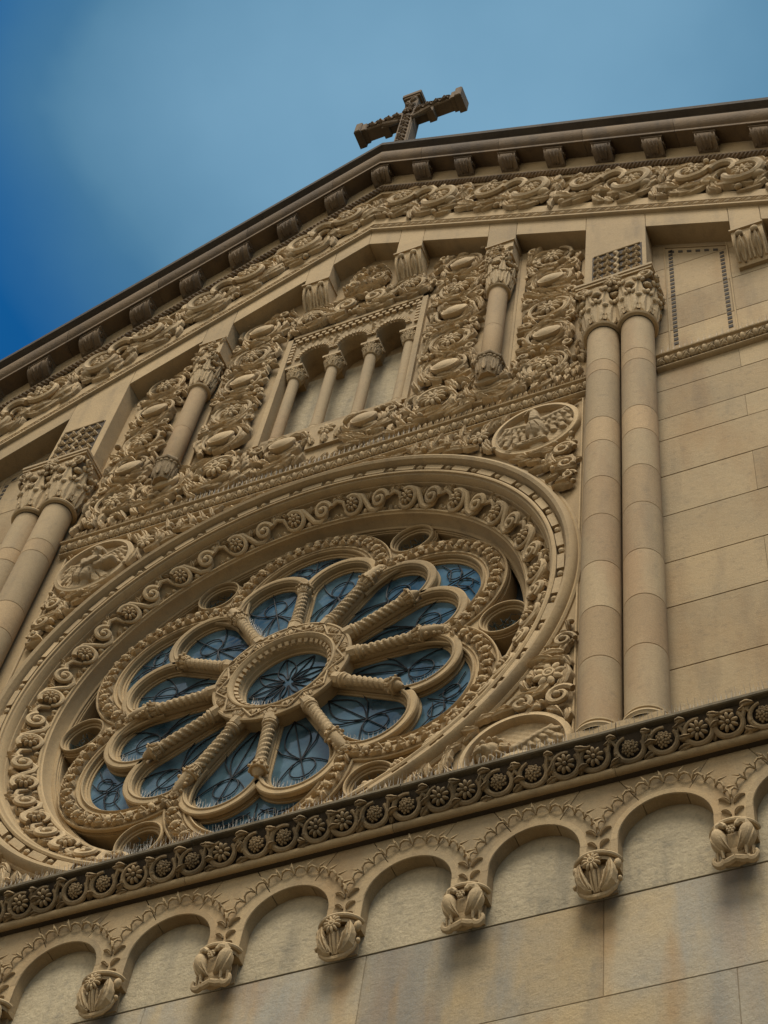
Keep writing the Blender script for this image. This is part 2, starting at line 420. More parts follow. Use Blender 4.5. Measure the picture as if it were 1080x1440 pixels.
for k in ks:
    mb = MB(); xc = AX+SP*k; R = .505
    for j in range(12):
        th = radians(12+13*(j+.5)); fl = polar(R, th, -.16, (xc, ASZ)); crest(fl, 1.2)
        th2 = radians(12+13*(j+.0)) if j < 6 else radians(12+13*(j+1))
        if 0 < j < 11: spike(polar(R, radians(12+13*j), -.16, (xc, ASZ)), 1.15, .025*(1 if j < 6 else -1))
    xs = xc+SP/2
    for i, (zz, hw) in enumerate(((-4.065, .085), (-4.185, .065), (-4.29, .055))):
        for sx in (-1, 1):
            leaf(mb, (0, -.025), radians(70), .030+hw, .017, radians(-75), .03, 0, flat(xs+sx*.014, zz, -.16, 1, 0, sx), .008, 7)
    mb.build('leaf_cresting', LIME, arcade)

# ---- corbels
def birds_corbel(mb):
    # two birds back to back on a curled base; local x, y about 0, z as built
    for sx in (-1, 1):
        def fn(V, sx=sx): return np.stack([sx*V[:, 0], -.16-V[:, 2], V[:, 1]], 1)
        ellip(mb, (.095, -4.435, .075), (.058, .098, .062), radians(-14), fn, 12, 8)      # body
        leaf(mb, (.125, -4.365), radians(252), .20, .042, radians(-28), .05, 0, fn, .0, 11, .085)   # wing
        leaf(mb, (.150, -4.40), radians(250), .17, .030, radians(-22), .045, 0, fn, .0, 10, .07)
        tube(mb, [(.095, -4.36, .08), (.085, -4.335, .10), (.06, -4.345, .115), (.038, -4.365, .115)], [.042, .034, .026, .02], fn, 8)
        ellip(mb, (.045, -4.362, .118), (.022, .017, .018), radians(20), fn, 8, 6)
        tube(mb, [(.036, -4.366, .12), (.012, -4.388, .118)], [.012, .003], fn, 5)
        tube(mb, [(.085, -4.52, .09), (.080, -4.575, .085)], [.014, .010], fn, 6)
        tube(mb, [(.125, -4.51, .06), (.125, -4.572, .06)], [.014, .010], fn, 6)
        tube(mb, arc(.115, -4.572, .038, radians(200), radians(400), 10, .07), [.026, .022, .014], fn, 7)
        tube(mb, [(0, -4.585, .085), (.05, -4.60, .08), (.10, -4.60, .07), (.15, -4.575, .05)], [.022, .026, .02, .012], fn, 7)
    f0 = flat(0, 0, -.16)
    for a in range(7):
        t = a*2*pi/6; r = .022 if a < 6 else 0
        ellip(mb, (r*cos(t), -4.40+r*sin(t), .12), (.013, .013, .013), 0, f0, 7, 5)
    ellip(mb, (0, -4.45, .02), (.13, .11, .07), 0, f0, 12, 8)
    ellip(mb, (0, -4.52, .03), (.10, .08, .05), 0, f0, 12, 8)
def flower_corbel(mb):
    f0 = flat(0, 0, -.16)
    ellip(mb, (0, -4.44, .0), (.125, .135, .055), 0, f0, 16, 10)
    rosette(mb, (-.012, -4.388), .074, 11, .045, f0, .095, 1)
    tube(mb, [(-.002, -4.45, .105), (0, -4.52, .09), (0, -4.58, .06)], [.018, .014, .012], f0, 6)
    tube(mb, [(.03, -4.44, .10), (.028, -4.52, .085), (.018, -4.58, .06)], [.010, .010, .008], f0, 6)
    tube(mb, [(-.03, -4.45, .10), (-.028, -4.52, .085), (-.018, -4.58, .06)], [.010, .010, .008], f0, 6)
    for sx in (-1, 1):
        def fn(V, sx=sx): return np.stack([sx*V[:, 0], -.16-V[:, 2], V[:, 1]], 1)
        leaf(mb, (.03, -4.58), radians(38), .25, .052, radians(70), .05, 4, fn, .015, 12, .062)
        leaf(mb, (.05, -4.57), radians(55), .20, .035, radians(40), .05, 3, fn, .02, 11, .07)
        tube(mb, [(.0, -4.600, .05), (.07, -4.595, .05), (.125, -4.55, .035), (.165, -4.47, .02)], [.018, .018, .016, .012], fn, 7)
        ellip(mb, (.150, -4.375, .03), (.028, .045, .035), radians(-20), fn, 8, 6)
        ellip(mb, (.165, -4.49, .03), (.018, .018, .02), 0, fn, 8, 6)
def corbel_mesh(kind):
    mb = MB()
    (flower_corbel if kind else birds_corbel)(mb)
    a = np.linspace(radians(180), radians(360), 20)
    tube(mb, [(.165*cos(t), -.150+.125*sin(t), -4.312) for t in a], .020, None, 8)
    ell = [(.15*cos(t), -.150+.11*sin(t)) for t in a]
    V = [(x, y, z) for z in (-4.325, -4.33, -4.36) for (x, y) in ell]; n = len(ell)
    F = [tuple(range(n))]+[(k*n+i, k*n+i+1, (k+1)*n+i+1, (k+1)*n+i) for k in (0, 1) for i in range(n-1)]
    mb.add(V, F)
    box(mb, -.11, .11, -.08, -.03, -4.50, -4.334)
    V = np.concatenate(mb.V); q = V[:, 2] < -4.335
    V[q, 2] = -4.335+(V[q, 2]+4.335)*1.14
    t = np.clip((-4.42-V[:, 2])/.34, 0, 1); fr = V[:, 1] < -.06
    V[fr, 1] += (t*.06)[fr]
    me = bpy.data.meshes.new('corbel'); me.from_pydata(V.tolist(), [], mb.F)
    me.polygons.foreach_set('use_smooth', mb.S); me.materials.append(CARVE); me.set_sharp_from_angle(angle=radians(38)); return me
cm = [corbel_mesh(0), corbel_mesh(1)]
for k in ks:
    # corbel x = AX+SP*(k+.5); flowers and birds alternate
    fl = (k % 2 == 0)
    fl = not fl
    o = link('corbel', cm[1 if fl else 0], church, 'corbel carved with an open flower between two leaves' if fl else 'corbel carved with two birds standing over a small flower')
    o.location.x = AX+SP*(k+.5); o.location.z = -.075

# ---- vine cornice
xs = [-XE, XE]
mb = MB()
sweepx(mb, [(.0, -3.53), (-.15, -3.53), (-.205, -3.522), (-.225, -3.465), (-.345, -3.262), (-.352, -3.245)], xs)
cornice = mb.build('vine_cornice', SOOT_SHADE, church, 'soot dark cornice carved with a vine, flowers and grapes')
mb = MB()
n = 60
for j in range(10):
    x0 = -XE+j*1.8+.002; x1 = x0+1.796
    tube(mb, [(x0, -.222, -3.492), (x1, -.222, -3.492)], .036, None, 12)
mb.build('roll_moulding', LIME, cornice)
mb = MB()
edges = [-XE, -7.2, -5.4, -3.6, -1.72, .07, 1.9, 3.66, 5.5, 7.3, XE]
for a, b in zip(edges[:-1], edges[1:]):
    d = RS.uniform(-.004, .004)
    sweepx(mb, [(.05, -3.243), (-.395+d, -3.243), (-.405+d, -3.235), (-.405+d, -3.208), (-.395+d, -3.20), (.05, -3.13)], [a+.003, b-.003])
mb.build('ledge', LEDGE, cornice)
mb = MB()
uy, uz = (-.345+.225), (-3.262+3.465); ln = hypot(uy, uz); ey, ez = uy/ln, uz/ln; ny, nz_ = -ez, ey   # slanted band frame
def corn(x0):
    def fn(V):
        return np.stack([x0+V[:, 0], -.285+V[:, 1]*ey+V[:, 2]*ny, -3.3635+V[:, 1]*ez+V[:, 2]*nz_], 1)
    return fn
R__ = radians
items = [(-1.51,'F'),(-1.29,'F'),(-1.0,'G'),(-.74,'G'),(-.45,'F'),(-.19,'G'),(.07,'G'),(.34,'F'),(.64,'G'),(.88,'G'),(1.17,'F'),(1.4,'F'),(1.66,'G'),(1.93,'G'),(2.21,'F'),(2.43,'F'),(2.69,'G'),(2.97,'G'),(3.23,'F'),(3.46,'F'),(3.74,'G'),(4.0,'G'),(4.27,'F'),(4.5,'F'),(4.77,'G')]
x = 5.03; pat = 'GFFG'; i = 0
while x < XE-.1: items.append((x, pat[i % 4])); x += .26; i += 1
x = -1.78; i = 0
while x > -XE+.1: items.insert(0, (x, 'GGFF'[i % 4])); x -= .26; i += 1
for j, (x, t) in enumerate(items):
    f = corn(x)
    if t == 'F':
        rosette(mb, (0, .008), .080, 9, .05, f, .018)
    else:
        for q in range(30):
            a = q*2.399; r = .062*sqrt(q/30.)
            ellip(mb, (r*cos(a)*1.02, .006+r*sin(a), .058-.03*(r/.062)**2), (.0135, .0135, .014), 0, f, 6, 4)
    up = j % 2
    nx_ = items[j+1][0]-x if j+1 < len(items) else .26
    # vine: loops round each motif, swinging under it, and joins the next
    P = np.vstack([arc(0, 0, .108, radians(random.uniform(60, 115)), radians(random.uniform(385, 410)), 24, .03)])
    P[:, 0] *= 1.0; P[:, 1] *= .93
    tube(mb, P, [.013, .024, .024, .018], f, 7)
    sg = 1 if j % 2 else -1
    tube(mb, [(.108, .02, .03), (nx_*.5, random.uniform(.05, .11), .035), (nx_-.10, random.uniform(.0, .07), .03)], [.019, .022, .017], f, 6)
    leaf(mb, (nx_*.5-.03, .118), R__(-10+20*sg), random.uniform(.08, .13), .034, -.6*sg, .045, 3, f, .03, 8, .015)
    leaf(mb, (nx_*.5-.02, -.05+random.uniform(-.03, .05)), R__(random.uniform(-50, 50)), random.uniform(.07, .11), .030, .8*sg, .05, 3, f, .03, 8, .02)
    if t != (items[j+1][1] if j+1 < len(items) else t) or random.random() < .35:
        leaf(mb, (nx_*.5-.04, -.11), radians(random.uniform(10, 50)), .12, .038, radians(random.uniform(-60, 60)), .05, 3, f, .03, 9)
        leaf(mb, (nx_*.5+.05, .11), radians(random.uniform(190, 240)), .11, .036, radians(random.uniform(-60, 60)), .05, 3, f, .03, 9)
        ellip(mb, (nx_*.5+.03, -.02, .035), (.022, .022, .022), 0, f, 7, 5)
    else:
        ellip(mb, (nx_*.5, .085, .03), (.02, .028, .02), .5, f, 7, 5)
        leaf(mb, (nx_*.5-.02, -.10), radians(60), .07, .022, radians(40), .03, 0, f, .01, 8)
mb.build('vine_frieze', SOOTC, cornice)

# ---- main wall around the rose (with holes for the rose and the triple window)
def circ(cx, cz, r, n=96, a0=0., a1=2*pi): return [(cx+r*cos(t), cz+r*sin(t)) for t in np.linspace(a0, a1, n, endpoint=False)]
outer = [(-3.62, -3.2), (3.62, -3.2), (3.62, 3.2), (3.62, 9.5-SL*3.62), (0, 9.5), (-3.62, 9.5-SL*3.62)]
plate('centre_wall', [outer, circ(0, 0, 3.0, 160), [(-.93, 4.5), (.93, 4.5), (.93, 7.02), (-.93, 7.02)]], 0, .12, LIME, church)
# side walls in courses
zs_ = [-3.2, -2.9, -2.1, -1.21, -.51, .28, 1.0, 1.70, 2.14, 2.75, 3.28, 4.1, 4.95, 5.8, 6.6, 7.4]
for s in (-1, 1):
    mb = MB()
    for i in range(len(zs_)-1):
        x = 3.63; first = True
        while x < XE:
            x2 = x+((1.25 if i % 2 else 2.3) if first else 2.6); first = False
            x2 = min(x2, XE)
            za, zb = zs_[i], zs_[i+1]
            lim = 11.9
            p = [(s*(x+.0012), za+.0012), (s*(x2-.0012), za+.0012), (s*(x2-.0012), min(zb-.0012, lim-SL*x2)), (s*(x+.0012), min(zb-.0012, lim-SL*x))]
            if lim-SL*x2 > za+.05:
                p = [(a_, max(b_, za+.01)) for a_, b_ in p[:2]]+[(p[2][0], p[2][1]), (p[3][0], p[3][1])]
                if s < 0: p = p[::-1]
                prism(mb, p, -RS.uniform(0, .0025), .34, .0018)
            x = x2
    mb.build('side_wall', WALL, church, 'plain ashlar wall beside the paired columns')

# ---- string course (leaf and bead band)
def string(x0, x1, lab=None):
    mb = MB()
    sweepx(mb, [(.0, 3.415), (-.118, 3.395), (-.124, 3.382), (-.118, 3.368), (-.085, 3.362), (-.03, 3.225), (-.055, 3.218), (-.058, 3.20), (-.04, 3.185), (0, 3.18)], [x0, x1])
    so = mb.build('string_course', CARVE, church, lab)
    mb = MB(); x = x0+.05; i = 0
    ey, ez = .055/.148, -.137/.148
    while x < x1-.03:
        def fn(V, x=x): return np.stack([x+V[:, 0], -.060-V[:, 1]*ey-V[:, 2]*.92, 3.295-V[:, 1]*ez-V[:, 2]*.37], 1)
        if i % 2 == 0:
            leaf(mb, (-.045, -.055), radians(52), .13, .042, 0, .035, 3, fn, .01, 9, .006)
            leaf(mb, (.045, -.055), radians(128), .13, .036, 0, .035, 3, fn, .01, 9, .002)
            x += .072
        else:
            ellip(mb, (.0, 0, .012), (.030, .058, .030), 0, fn, 9, 6)
            ellip(mb, (.02, 0, .008), (.018, .056, .022), 0, fn, 8, 5)
            x += .066
        i += 1
    mb.build('leaf_ornament', CARVE, so)
string(-3.26, 3.26, 'leaf carved string course above the rose window')
string(4.0, XE, 'leaf carved string course right of the paired columns')
string(-XE, -4.0, 'leaf carved string course left of the paired columns')

# ---- paired columns
drums = [-3.0, -2.14, -1.43, -.73, .06, .74, 1.44, 1.92, 2.95, 3.20, 3.98]
colx = (3.452, 3.842)
def column(cx, lab):
    mb = MB()
    for i in range(len(drums)-1):
        a, b = drums[i], drums[i+1]
        mb.mi = 1 if i in (1, 4, 6, 8) else 0
        r = .182
        lathe(mb, [(r-.006, a), (r, a+.006), (r, b-.006), (r-.006, b)], cx, -.18, 36, smooth=True)
    o = mb.build('column', [SHAFT, SHAFT2], church, lab)
    mb = MB()
    lathe(mb, [(.18, -2.955), (.195, -2.965), (.197, -2.985), (.185, -2.995), (.188, -3.01), (.212, -3.03), (.218, -3.055), (.205, -3.075), (.205, -3.09)], cx, -.18, 36)
    box(mb, cx-.19, cx+.19, -.37, 0, -3.19, -3.088)
    mb.build('base', LIME, o)
    return o
def corinth(mb, cx, cy, z0, H, r0, r1, k=1., nl=8, back=True):
    rf = lambda v: r0+(r1-r0)*np.clip(v/H, 0, 1)**2.2
    lathe(mb, [(r0+(r1-r0)*(i/10)**2.2, z0+H*i/10) for i in range(11)], cx, cy, 24)
    lathe(mb, [(r0-.004, z0-.03*k), (r0+.030*k, z0-.018*k), (r0+.042*k, z0+.004*k), (r0+.032*k, z0+.028*k), (r0, z0+.04*k)], cx, cy, 32)
    for tier, (zz, hh, of) in enumerate(((.03, .52, 0), (.10, .76, .5))):
        for i in range(nl):
            th = -pi/2+2*pi*(i+of)/nl
            fn = cyl(cx, cy, z0+zz*H, r0, th, lambda v, zz=zz: rf(v+zz*H))
            leaf(mb, (0, 0), pi/2, H*hh, r0*(.47 if tier == 0 else .44), 0, .05*k, 4, fn, .03, 12, .005)
            # rolled tip
            q = cyl(cx, cy, z0+zz*H, r0, th)
            zz2 = H*hh*.95; rr = rf(zz*H+zz2)-r0+.05*k
            for j in range(-2, 3): ellip(mb, (r0*.155*j, zz2+.012*k-.016*k*j*j, rr+.012*k-.008*k*j*j), (r0*.095, .050*k, .028*k), -.22*j, q, 7, 5)
            for dx in (-.4, .4): ellip(mb, (r0*dx, zz2-.07*k, rr-.02*k), (r0*.16, .045*k, .04*k), dx, q, 7, 5)
def volutes(mb, x, yf, z, R, mir, rad=.018):
    spiral(mb, (0, 0), R, radians(150), 1.6, rad, flat(x, z, yf, 1, 0, mir), .02, 24, rad*1.1)
def scroll_side(mb, x, y, z, R, mir, rad=.018):
    def fn(V): return np.stack([x+mir*V[:, 2], y+V[:, 0], z+V[:, 1]], 1)
    spiral(mb, (0, 0), R, radians(30), 1.6, rad, fn, .02, 24, rad*1.1, -1)
for s in (-1, 1):
    side = 'right' if s > 0 else 'left'
    cols = []
    for i, cx in enumerate(colx):
        c = column(s*cx, ('inner' if i == 0 else 'outer')+' tall round column of the pair %s of the rose window' % side)
        cols.append(c)
        mb = MB(); corinth(mb, s*cx, -.18, 4.02, .86, .19, .26, 1., 8)
        mb.build('capital', CARVE, c)
    # shared abacus, volutes, rosette, on the pier
    mb = MB()
    x0, x1 = 3.185, 4.115
    def sb(a, b, ya, yb, za, zb): box(mb, *(sorted((s*a, s*b))), ya, yb, za, zb)
    sb(x0+.03, x1-.03, -.41, -.02, 4.90, 4.965); sb(x0+.01, x1-.01, -.44, -.02, 4.965, 5.01); sb(x0, x1, -.455, -.02, 5.012, 5.06)
    for (xx, mr) in ((3.27, -1), (4.03, 1)):
        spiral(mb, (0, 0), .085, radians(100), 1.7, .020, flat(s*xx, 4.83, -.42, 1, 0, s*mr), .01, 26, .024)
        ellip(mb, (0, 0, 0), (.085, .085, .03), 0, flat(s*xx, 4.83, -.42), 14, 6)
        scroll_side(mb, s*(xx+.075*mr), -.33, 4.82, .075, s*mr, .018)
        tube(mb, [(s*(xx-.07*mr), -.40, 4.90), (s*(xx-.17*mr), -.38, 4.87), (s*(xx-.26*mr), -.36, 4.80)], [.03, .025, .012], None, 8)
    rosette(mb, (0, 0), .115, 9, .06, flat(s*3.65, 4.86, -.43), 0, 1)
    ellip(mb, (0, 0, 0), (.14, .10, .05), 0, flat(s*3.65, 4.84, -.40), 12, 6)
    for dx in (-.07, .07):
        leaf(mb, (0, 0), pi/2, .42, .07, dx*3, .06, 4, flat(s*3.65+dx*.4, 4.36, -.25), .12, 12)
    mb.build('abacus', CARVE, church, 'abacus with corner scrolls and a rosette over the %s column pair' % side)

# ---- rose window --------------------------------------------------
PT = .40      # front plane of the tracery
mb = MB()
ring(mb, [(3.21, .01), (3.205, -.02), (3.185, -.035), (3.17, -.03), (3.165, -.045), (3.145, -.085), (3.11, -.102), (3.075, -.088), (3.058, -.055), (3.05, -.035), (3.045, .055), (2.955, .055), (2.952, -.02), (2.93, -.03), (2.915, -.026), (2.912, -.005), (2.89, .0), (2.875, .03), (2.865, .075), (2.865, .082), (2.852, .085), (2.848, .105), (2.845, .135),
          (2.60, .285), (2.597, .235), (2.585, .225), (2.565, .228), (2.56, .25), (2.545, .26), (2.54, .30), (2.522, .40), (2.50, .42)], 240)
rose = mb.build('rose_window', LIME, church, 'great round rose window of twelve petals in a moulded stone ring')
for p in rose.data.polygons: p.use_smooth = False
rose.data.polygons.foreach_set('use_smooth', [True]*len(rose.data.polygons))
mb = MB()     # blocks and beads between fillets
for k in range(48):
    th0 = pi-radians(3.75)-k*radians(7.5)
    fn = polar(3.0, th0+radians(3.75), .012)
    hw = .118
    V = []
    for (u, v, w_) in [(-hw, -.036, -.05), (hw, -.036, -.05), (hw, .034, -.05), (-hw, .034, -.05), (-hw, -.036, .038), (hw, -.036, .038), (hw, .034, .038), (-hw, .034, .038)]:
        V.append((u, v, w_))
    mb.add(V, [(4, 5, 6, 7), (0, 1, 5, 4), (1, 2, 6, 5), (2, 3, 7, 6), (3, 0, 4, 7)], fn, False)
    fn = polar(3.0, th0, .012)
    ellip(mb, (0, 0, .02), (.034, .030, .026), 0, fn, 9, 6)
    ellip(mb, (.022, 0, .02), (.016, .027, .018), 0, fn, 7, 5); ellip(mb, (-.024, .0, .02), (.014, .026, .018), 0, fn, 7, 5)
mb.build('bead_band', CARVE, rose)
mb = MB()     # scroll ring
for k in range(24):
    th = radians(95+15*k); r0 = 2.715; fn = splay(r0, th, .205); U = r0*radians(15)
    rosette(mb, (0, 0), .078, 8, .07, fn, .04)
    tube(mb, arc(0, 0, .104, radians(-160), radians(128), 24, .055), [.016, .026, .028, .028, .030], fn, 8)
    # S vine to the next curl and back
    tube(mb, [(-.058, .082, .038), (.02, .105, .045), (.10, .085, .045), (.165, .0, .045), (.22, -.075, .042), (.30, -.098, .04), (.365, -.05, .04), (.385, .03, .04)], [.026, .031, .032, .032, .030, .028], fn, 8)
    spiral(mb, (U*.5-.01, .012), .098, radians(10), 1.45, .030, fn, .06, 26, .034)
    tube(mb, [(.385, .02, .04), (U-.20, .085, .042), (U-.13, .06, .04), (U-.10, -.03, .035)], [.02, .024, .024, .016], fn, 7)
    ellip(mb, (.16, -.085, .03), (.030, .036, .032), .4, fn, 9, 6); ellip(mb, (U-.15, -.085, .025), (.024, .03, .028), .4, fn, 8, 6)
    leaf(mb, (.17, .03), radians(60), .10, .026, radians(30), .045, 0, fn, .01, 8, .01)
    ellip(mb, (U-.235, .105, .03), (.022, .035, .026), -.4, fn, 8, 6)
    leaf(mb, (.30, -.08), radians(-60), .06, .02, 0, .04, 0, fn, .0, 7, .01)
    leaf(mb, (-.03, -.09), radians(-120), .05, .016, 0, .04, 0, fn, .0, 7, .01)
    for (u_, v_, a_, l_) in ((.13, .02, 100, .11), (.10, -.06, -60, .10), (.20, .06, 20, .10), (.25, .10, -10, .10), (.43, .08, 40, .11), (.47, -.04, -70, .10), (.44, -.10, 10, .11), (.56, .10, 150, .09), (.52, .11, 60, .08), (.33, -.115, 5, .10), (-.09, -.10, 200, .08), (-.08, .10, 160, .08)):
        leaf(mb, (u_, v_), radians(a_+RS.uniform(-15, 15)), l_, .026, RS.choice((-1, 1))*.7, .045, 3, fn, .02, 8, .0)
mb.build('scroll_ring', CARVE, rose)

# tracery outlines (per 60 degree lobe)
def rot(P, a): return [(x*cos(a)-z*sin(a), x*sin(a)+z*cos(a)) for x, z in P]
def cc(x1, y1, r1, x2, y2, r2):
    d = hypot(x2-x1, y2-y1); a = (r1*r1-r2*r2+d*d)/(2*d); h = sqrt(max(0, r1*r1-a*a))
    xm, ym = x1+a*(x2-x1)/d, y1+a*(y2-y1)/d
    return (xm+h*(y2-y1)/d, ym-h*(x2-x1)/d), (xm-h*(y2-y1)/d, ym+h*(x2-x1)/d)
def arcp(cx, cz, r, p, q, ccw=True, n=24):
    a = atan2(p[1]-cz, p[0]-cx); b = atan2(q[1]-cz, q[0]-cx)
    if ccw and b < a: b += 2*pi
    if not ccw and b > a: b -= 2*pi
    return [(cx+r*cos(t), cz+r*sin(t)) for t in np.linspace(a, b, n)]
CP, CL = 1.49, 1.53
def petal(g, hub=.70):      # opening about the +x axis; g enlarges it
    m = .066-g; r = CP*sin(radians(15))-m; h15 = radians(15)
    # side line: along the direction at +15 deg, offset inwards by m
    nx, nz = sin(h15), -cos(h15)
    def pt(t): return (t*cos(h15)+nx*m, t*sin(h15)+nz*m)
    up = [pt(t) for t in (hub, 1.0, CP*cos(h15))]
    arcpts = arcp(CP, 0, r, (pt(CP*cos(h15))[0], -pt(CP*cos(h15))[1]), pt(CP*cos(h15)), True, 30)
    low = [(x, -z) for x, z in up]
    a = atan2(up[0][1], up[0][0])
    inner = [(hub*cos(t), hub*sin(t)) for t in np.linspace(a, -a, 7)][1:-1]
    return low[:-1]+arcpts+up[:-1][::-1]+inner
def upper(g):               # glass above a pair of petals, about the +x axis (lobe axis)
    rl = .655+g; rp = .455-g; h15 = radians(15)
    px, pz = CP*cos(h15), CP*sin(h15)
    A = cc(CL, 0, rl, px, pz, rp); up = A[0] if A[0][0] > A[1][0] else A[1]
    cusp = px+sqrt(rp*rp-pz*pz)
    lo = (up[0], -up[1])
    P = arcp(CL, 0, rl, lo, up, True, 30)
    P += arcp(px, pz, rp, up, (cusp, 0), False, 20)[1:]
    P += arcp(px, -pz, rp, (cusp, 0), lo, False, 20)[1:-1]
    return P
def void(g):                # small void above an oculus, about the +x axis (oculus axis)
    R = 2.462+g*.5; ro = .268-g*.5; rl = .958-g*.5
    h30 = radians(30); lx, lz = CL*cos(h30), CL*sin(h30)
    a = max(cc(0, 0, R, 2.27, 0, ro), key=lambda p: p[1])
    b1 = cc(0, 0, R, lx, lz, rl); b = min(b1, key=lambda p: p[1]) if hypot(*b1[0]) < 3 else b1[0]
    c1 = cc(2.27, 0, ro, lx, lz, rl); c = max(c1, key=lambda p: p[0])
    P = arcp(0, 0, R, a, b, True, 12)+arcp(lx, lz, rl, b, c, False, 12)[1:]+arcp(2.27, 0, ro, c, a, False, 8)[1:-1]
    P = P if (c[1] > a[1]) or True else P
    return P
def openings(g):
    H = []
    for k in range(12): H.append(rot(petal(g), radians(15+30*k)))
    for k in range(6): H.append(rot(upper(g), radians(30+60*k)))
    for k in range(6): H.append(rot(circ(2.27, 0, .19+g, 40), radians(60*k)))
    for k in range(6):
        v = void(g); H.append(rot(v, radians(60*k))); H.append(rot([(x, -z) for x, z in v], radians(60*k)))
    return H
plate('tracery', [circ(0, 0, 2.52, 160), circ(0, 0, .60, 64)]+openings(.034), PT, PT+.027, LIME, rose, .005)
plate('tracery_inner_order', [circ(0, 0, 2.53, 160), circ(0, 0, .50, 64)]+openings(.014), PT+.025, PT+.047, LIME, rose, .005)
plate('tracery_glazing_order', [circ(0, 0, 2.54, 160), circ(0, 0, .47, 64)]+openings(-.008), PT+.045, PT+.075, LIME, rose, .003)
# raised petal arches, lobe fillets, oculus rims
mb = MB(); h15 = radians(15)
for k in range(12):
    a = radians(15+30*k); c = (CP*cos(a), CP*sin(a))
    ring(mb, [(.352, PT+.005), (.356, PT-.035), (.372, PT-.046), (.440, PT-.046), (.452, PT-.035), (.456, PT+.005)], 56, a-radians(86), a+radians(86), True, c)
    ring(mb, [(.366, PT-.040), (.372, PT-.054), (.384, PT-.058), (.392, PT-.052), (.396, PT-.040)], 56, a-radians(91), a+radians(91), True, c)
for k in range(6):
    a = radians(30+60*k); c = (CL*cos(a), CL*sin(a)); da = radians(121)
    ring(mb, [(.688, PT+.005), (.692, PT-.02), (.702, PT-.028), (.712, PT-.02), (.716, PT-.004), (.735, PT-.004), (.742, PT-.022), (.758, PT-.022), (.762, PT+.005)], 80, a-da, a+da, True, c)
    ring(mb, [(.930, PT+.005), (.934, PT-.026), (.944, PT-.034), (.956, PT-.026), (.960, PT+.005)], 80, a-radians(84), a+radians(84), True, c)
    b = radians(60*k); c = (2.27*cos(b), 2.27*sin(b))
    ring(mb, [(.222, PT+.005), (.225, PT-.016), (.231, PT-.022), (.240, PT-.022), (.246, PT-.016), (.250, PT+.005)], 44, 0, 2*pi, True, c)
mb.build('arch_moulding', LIME, rose)
# leafy garlands on the lobes
for k in range(6):
    mb = MB(); a = radians(30+60*k); c = (CL*cos(a), CL*sin(a)); R = .846; span = radians(97)
    n = 25
    ring(mb, [(R-.055, PT+.002), (R-.04, PT-.02), (R, PT-.032), (R+.04, PT-.02), (R+.055, PT+.002)], 60, a-span, a+span, True, c)
    for i in range(n):
        th = a-span+2*span*(i+.5)/n; fn = polar(R, th, PT-.008, c); du = R*2*span/n
        if i % 2 == 0:
            ellip(mb, (0, 0, .036), (.034, .052, .044), RS.uniform(-.3, .3), fn, 9, 6)
            for (u, v) in ((.026, .034), (-.026, .032), (.024, -.034), (-.028, -.032), (0, .052), (0, -.052), (.0, .0)):
                ellip(mb, (u, v, .040+RS.uniform(-.006, .01)), (.019, .015, .019), RS.uniform(0, 3), fn, 7, 4)
        else:
            for sg in (-1, 1):
                leaf(mb, (-.045, sg*.006), sg*radians(42), .11, .032, -sg*.3, .055, 3, fn, .02, 9, .012)
            ellip(mb, (0, 0, .045), (.026, .018, .024), 0, fn, 8, 5)
    mb.build('leaf_garland', CARVE, rose)
# hub
mb = MB()
ring(mb, [(.715, .475), (.715, .335), (.735, .328), (.742, .305), (.735, .285), (.715, .28), (.705, .292), (.578, .292), (.570, .272), (.556, .268), (.546, .28), (.535, .285), (.525, .30), (.512, .335), (.480, .35), (.474, .385), (.462, .395), (.458, .43), (.448, .44), (.444, .475)], 96)
hub = mb.build('hub_ring', LIME, rose)
mb = MB()
nz2 = 22
for i in range(nz2):
    a = 2*pi*i/nz2; fn = polar(.64, a, .292); du = .64*2*pi/nz2
    sg = 1 if i % 2 == 0 else -1
    tube(mb, [(-du/2, -sg*.052, .014), (du/2, sg*.052, .014)], .009, fn, 6)
    tube(mb, [(-du/2+.012, -sg*.052, .012), (du/2+.012, sg*.052, .012)], .006, fn, 5)
    leaf(mb, (du*.5, -sg*.058), sg*pi/2, .085, .038, 0, .026, 2, fn, .008, 8, .002)
    leaf(mb, (du*.3, -sg*.058), sg*radians(110), .07, .022, 0, .020, 0, fn, .006, 7, .002)
    leaf(mb, (du*.7, -sg*.058), sg*radians(70), .07, .022, 0, .020, 0, fn, .006, 7, .002)
nd = 42
for i in range(nd):
    a = 2*pi*i/nd; fn = polar(.49, a, .335); hw = .021
    V = [(-hw, -.014, -.05), (hw, -.014, -.05), (hw, .028, .01), (-hw, .028, .01), (-hw, -.014, .012), (hw, -.014, .012), (hw, .02, .035), (-hw, .02, .035)]
    mb.add(V, [(4, 5, 6, 7), (0, 1, 5, 4), (1, 2, 6, 5), (2, 3, 7, 6), (3, 0, 4, 7)], fn, False)
mb.build('hub_ornament', CARVE, rose)
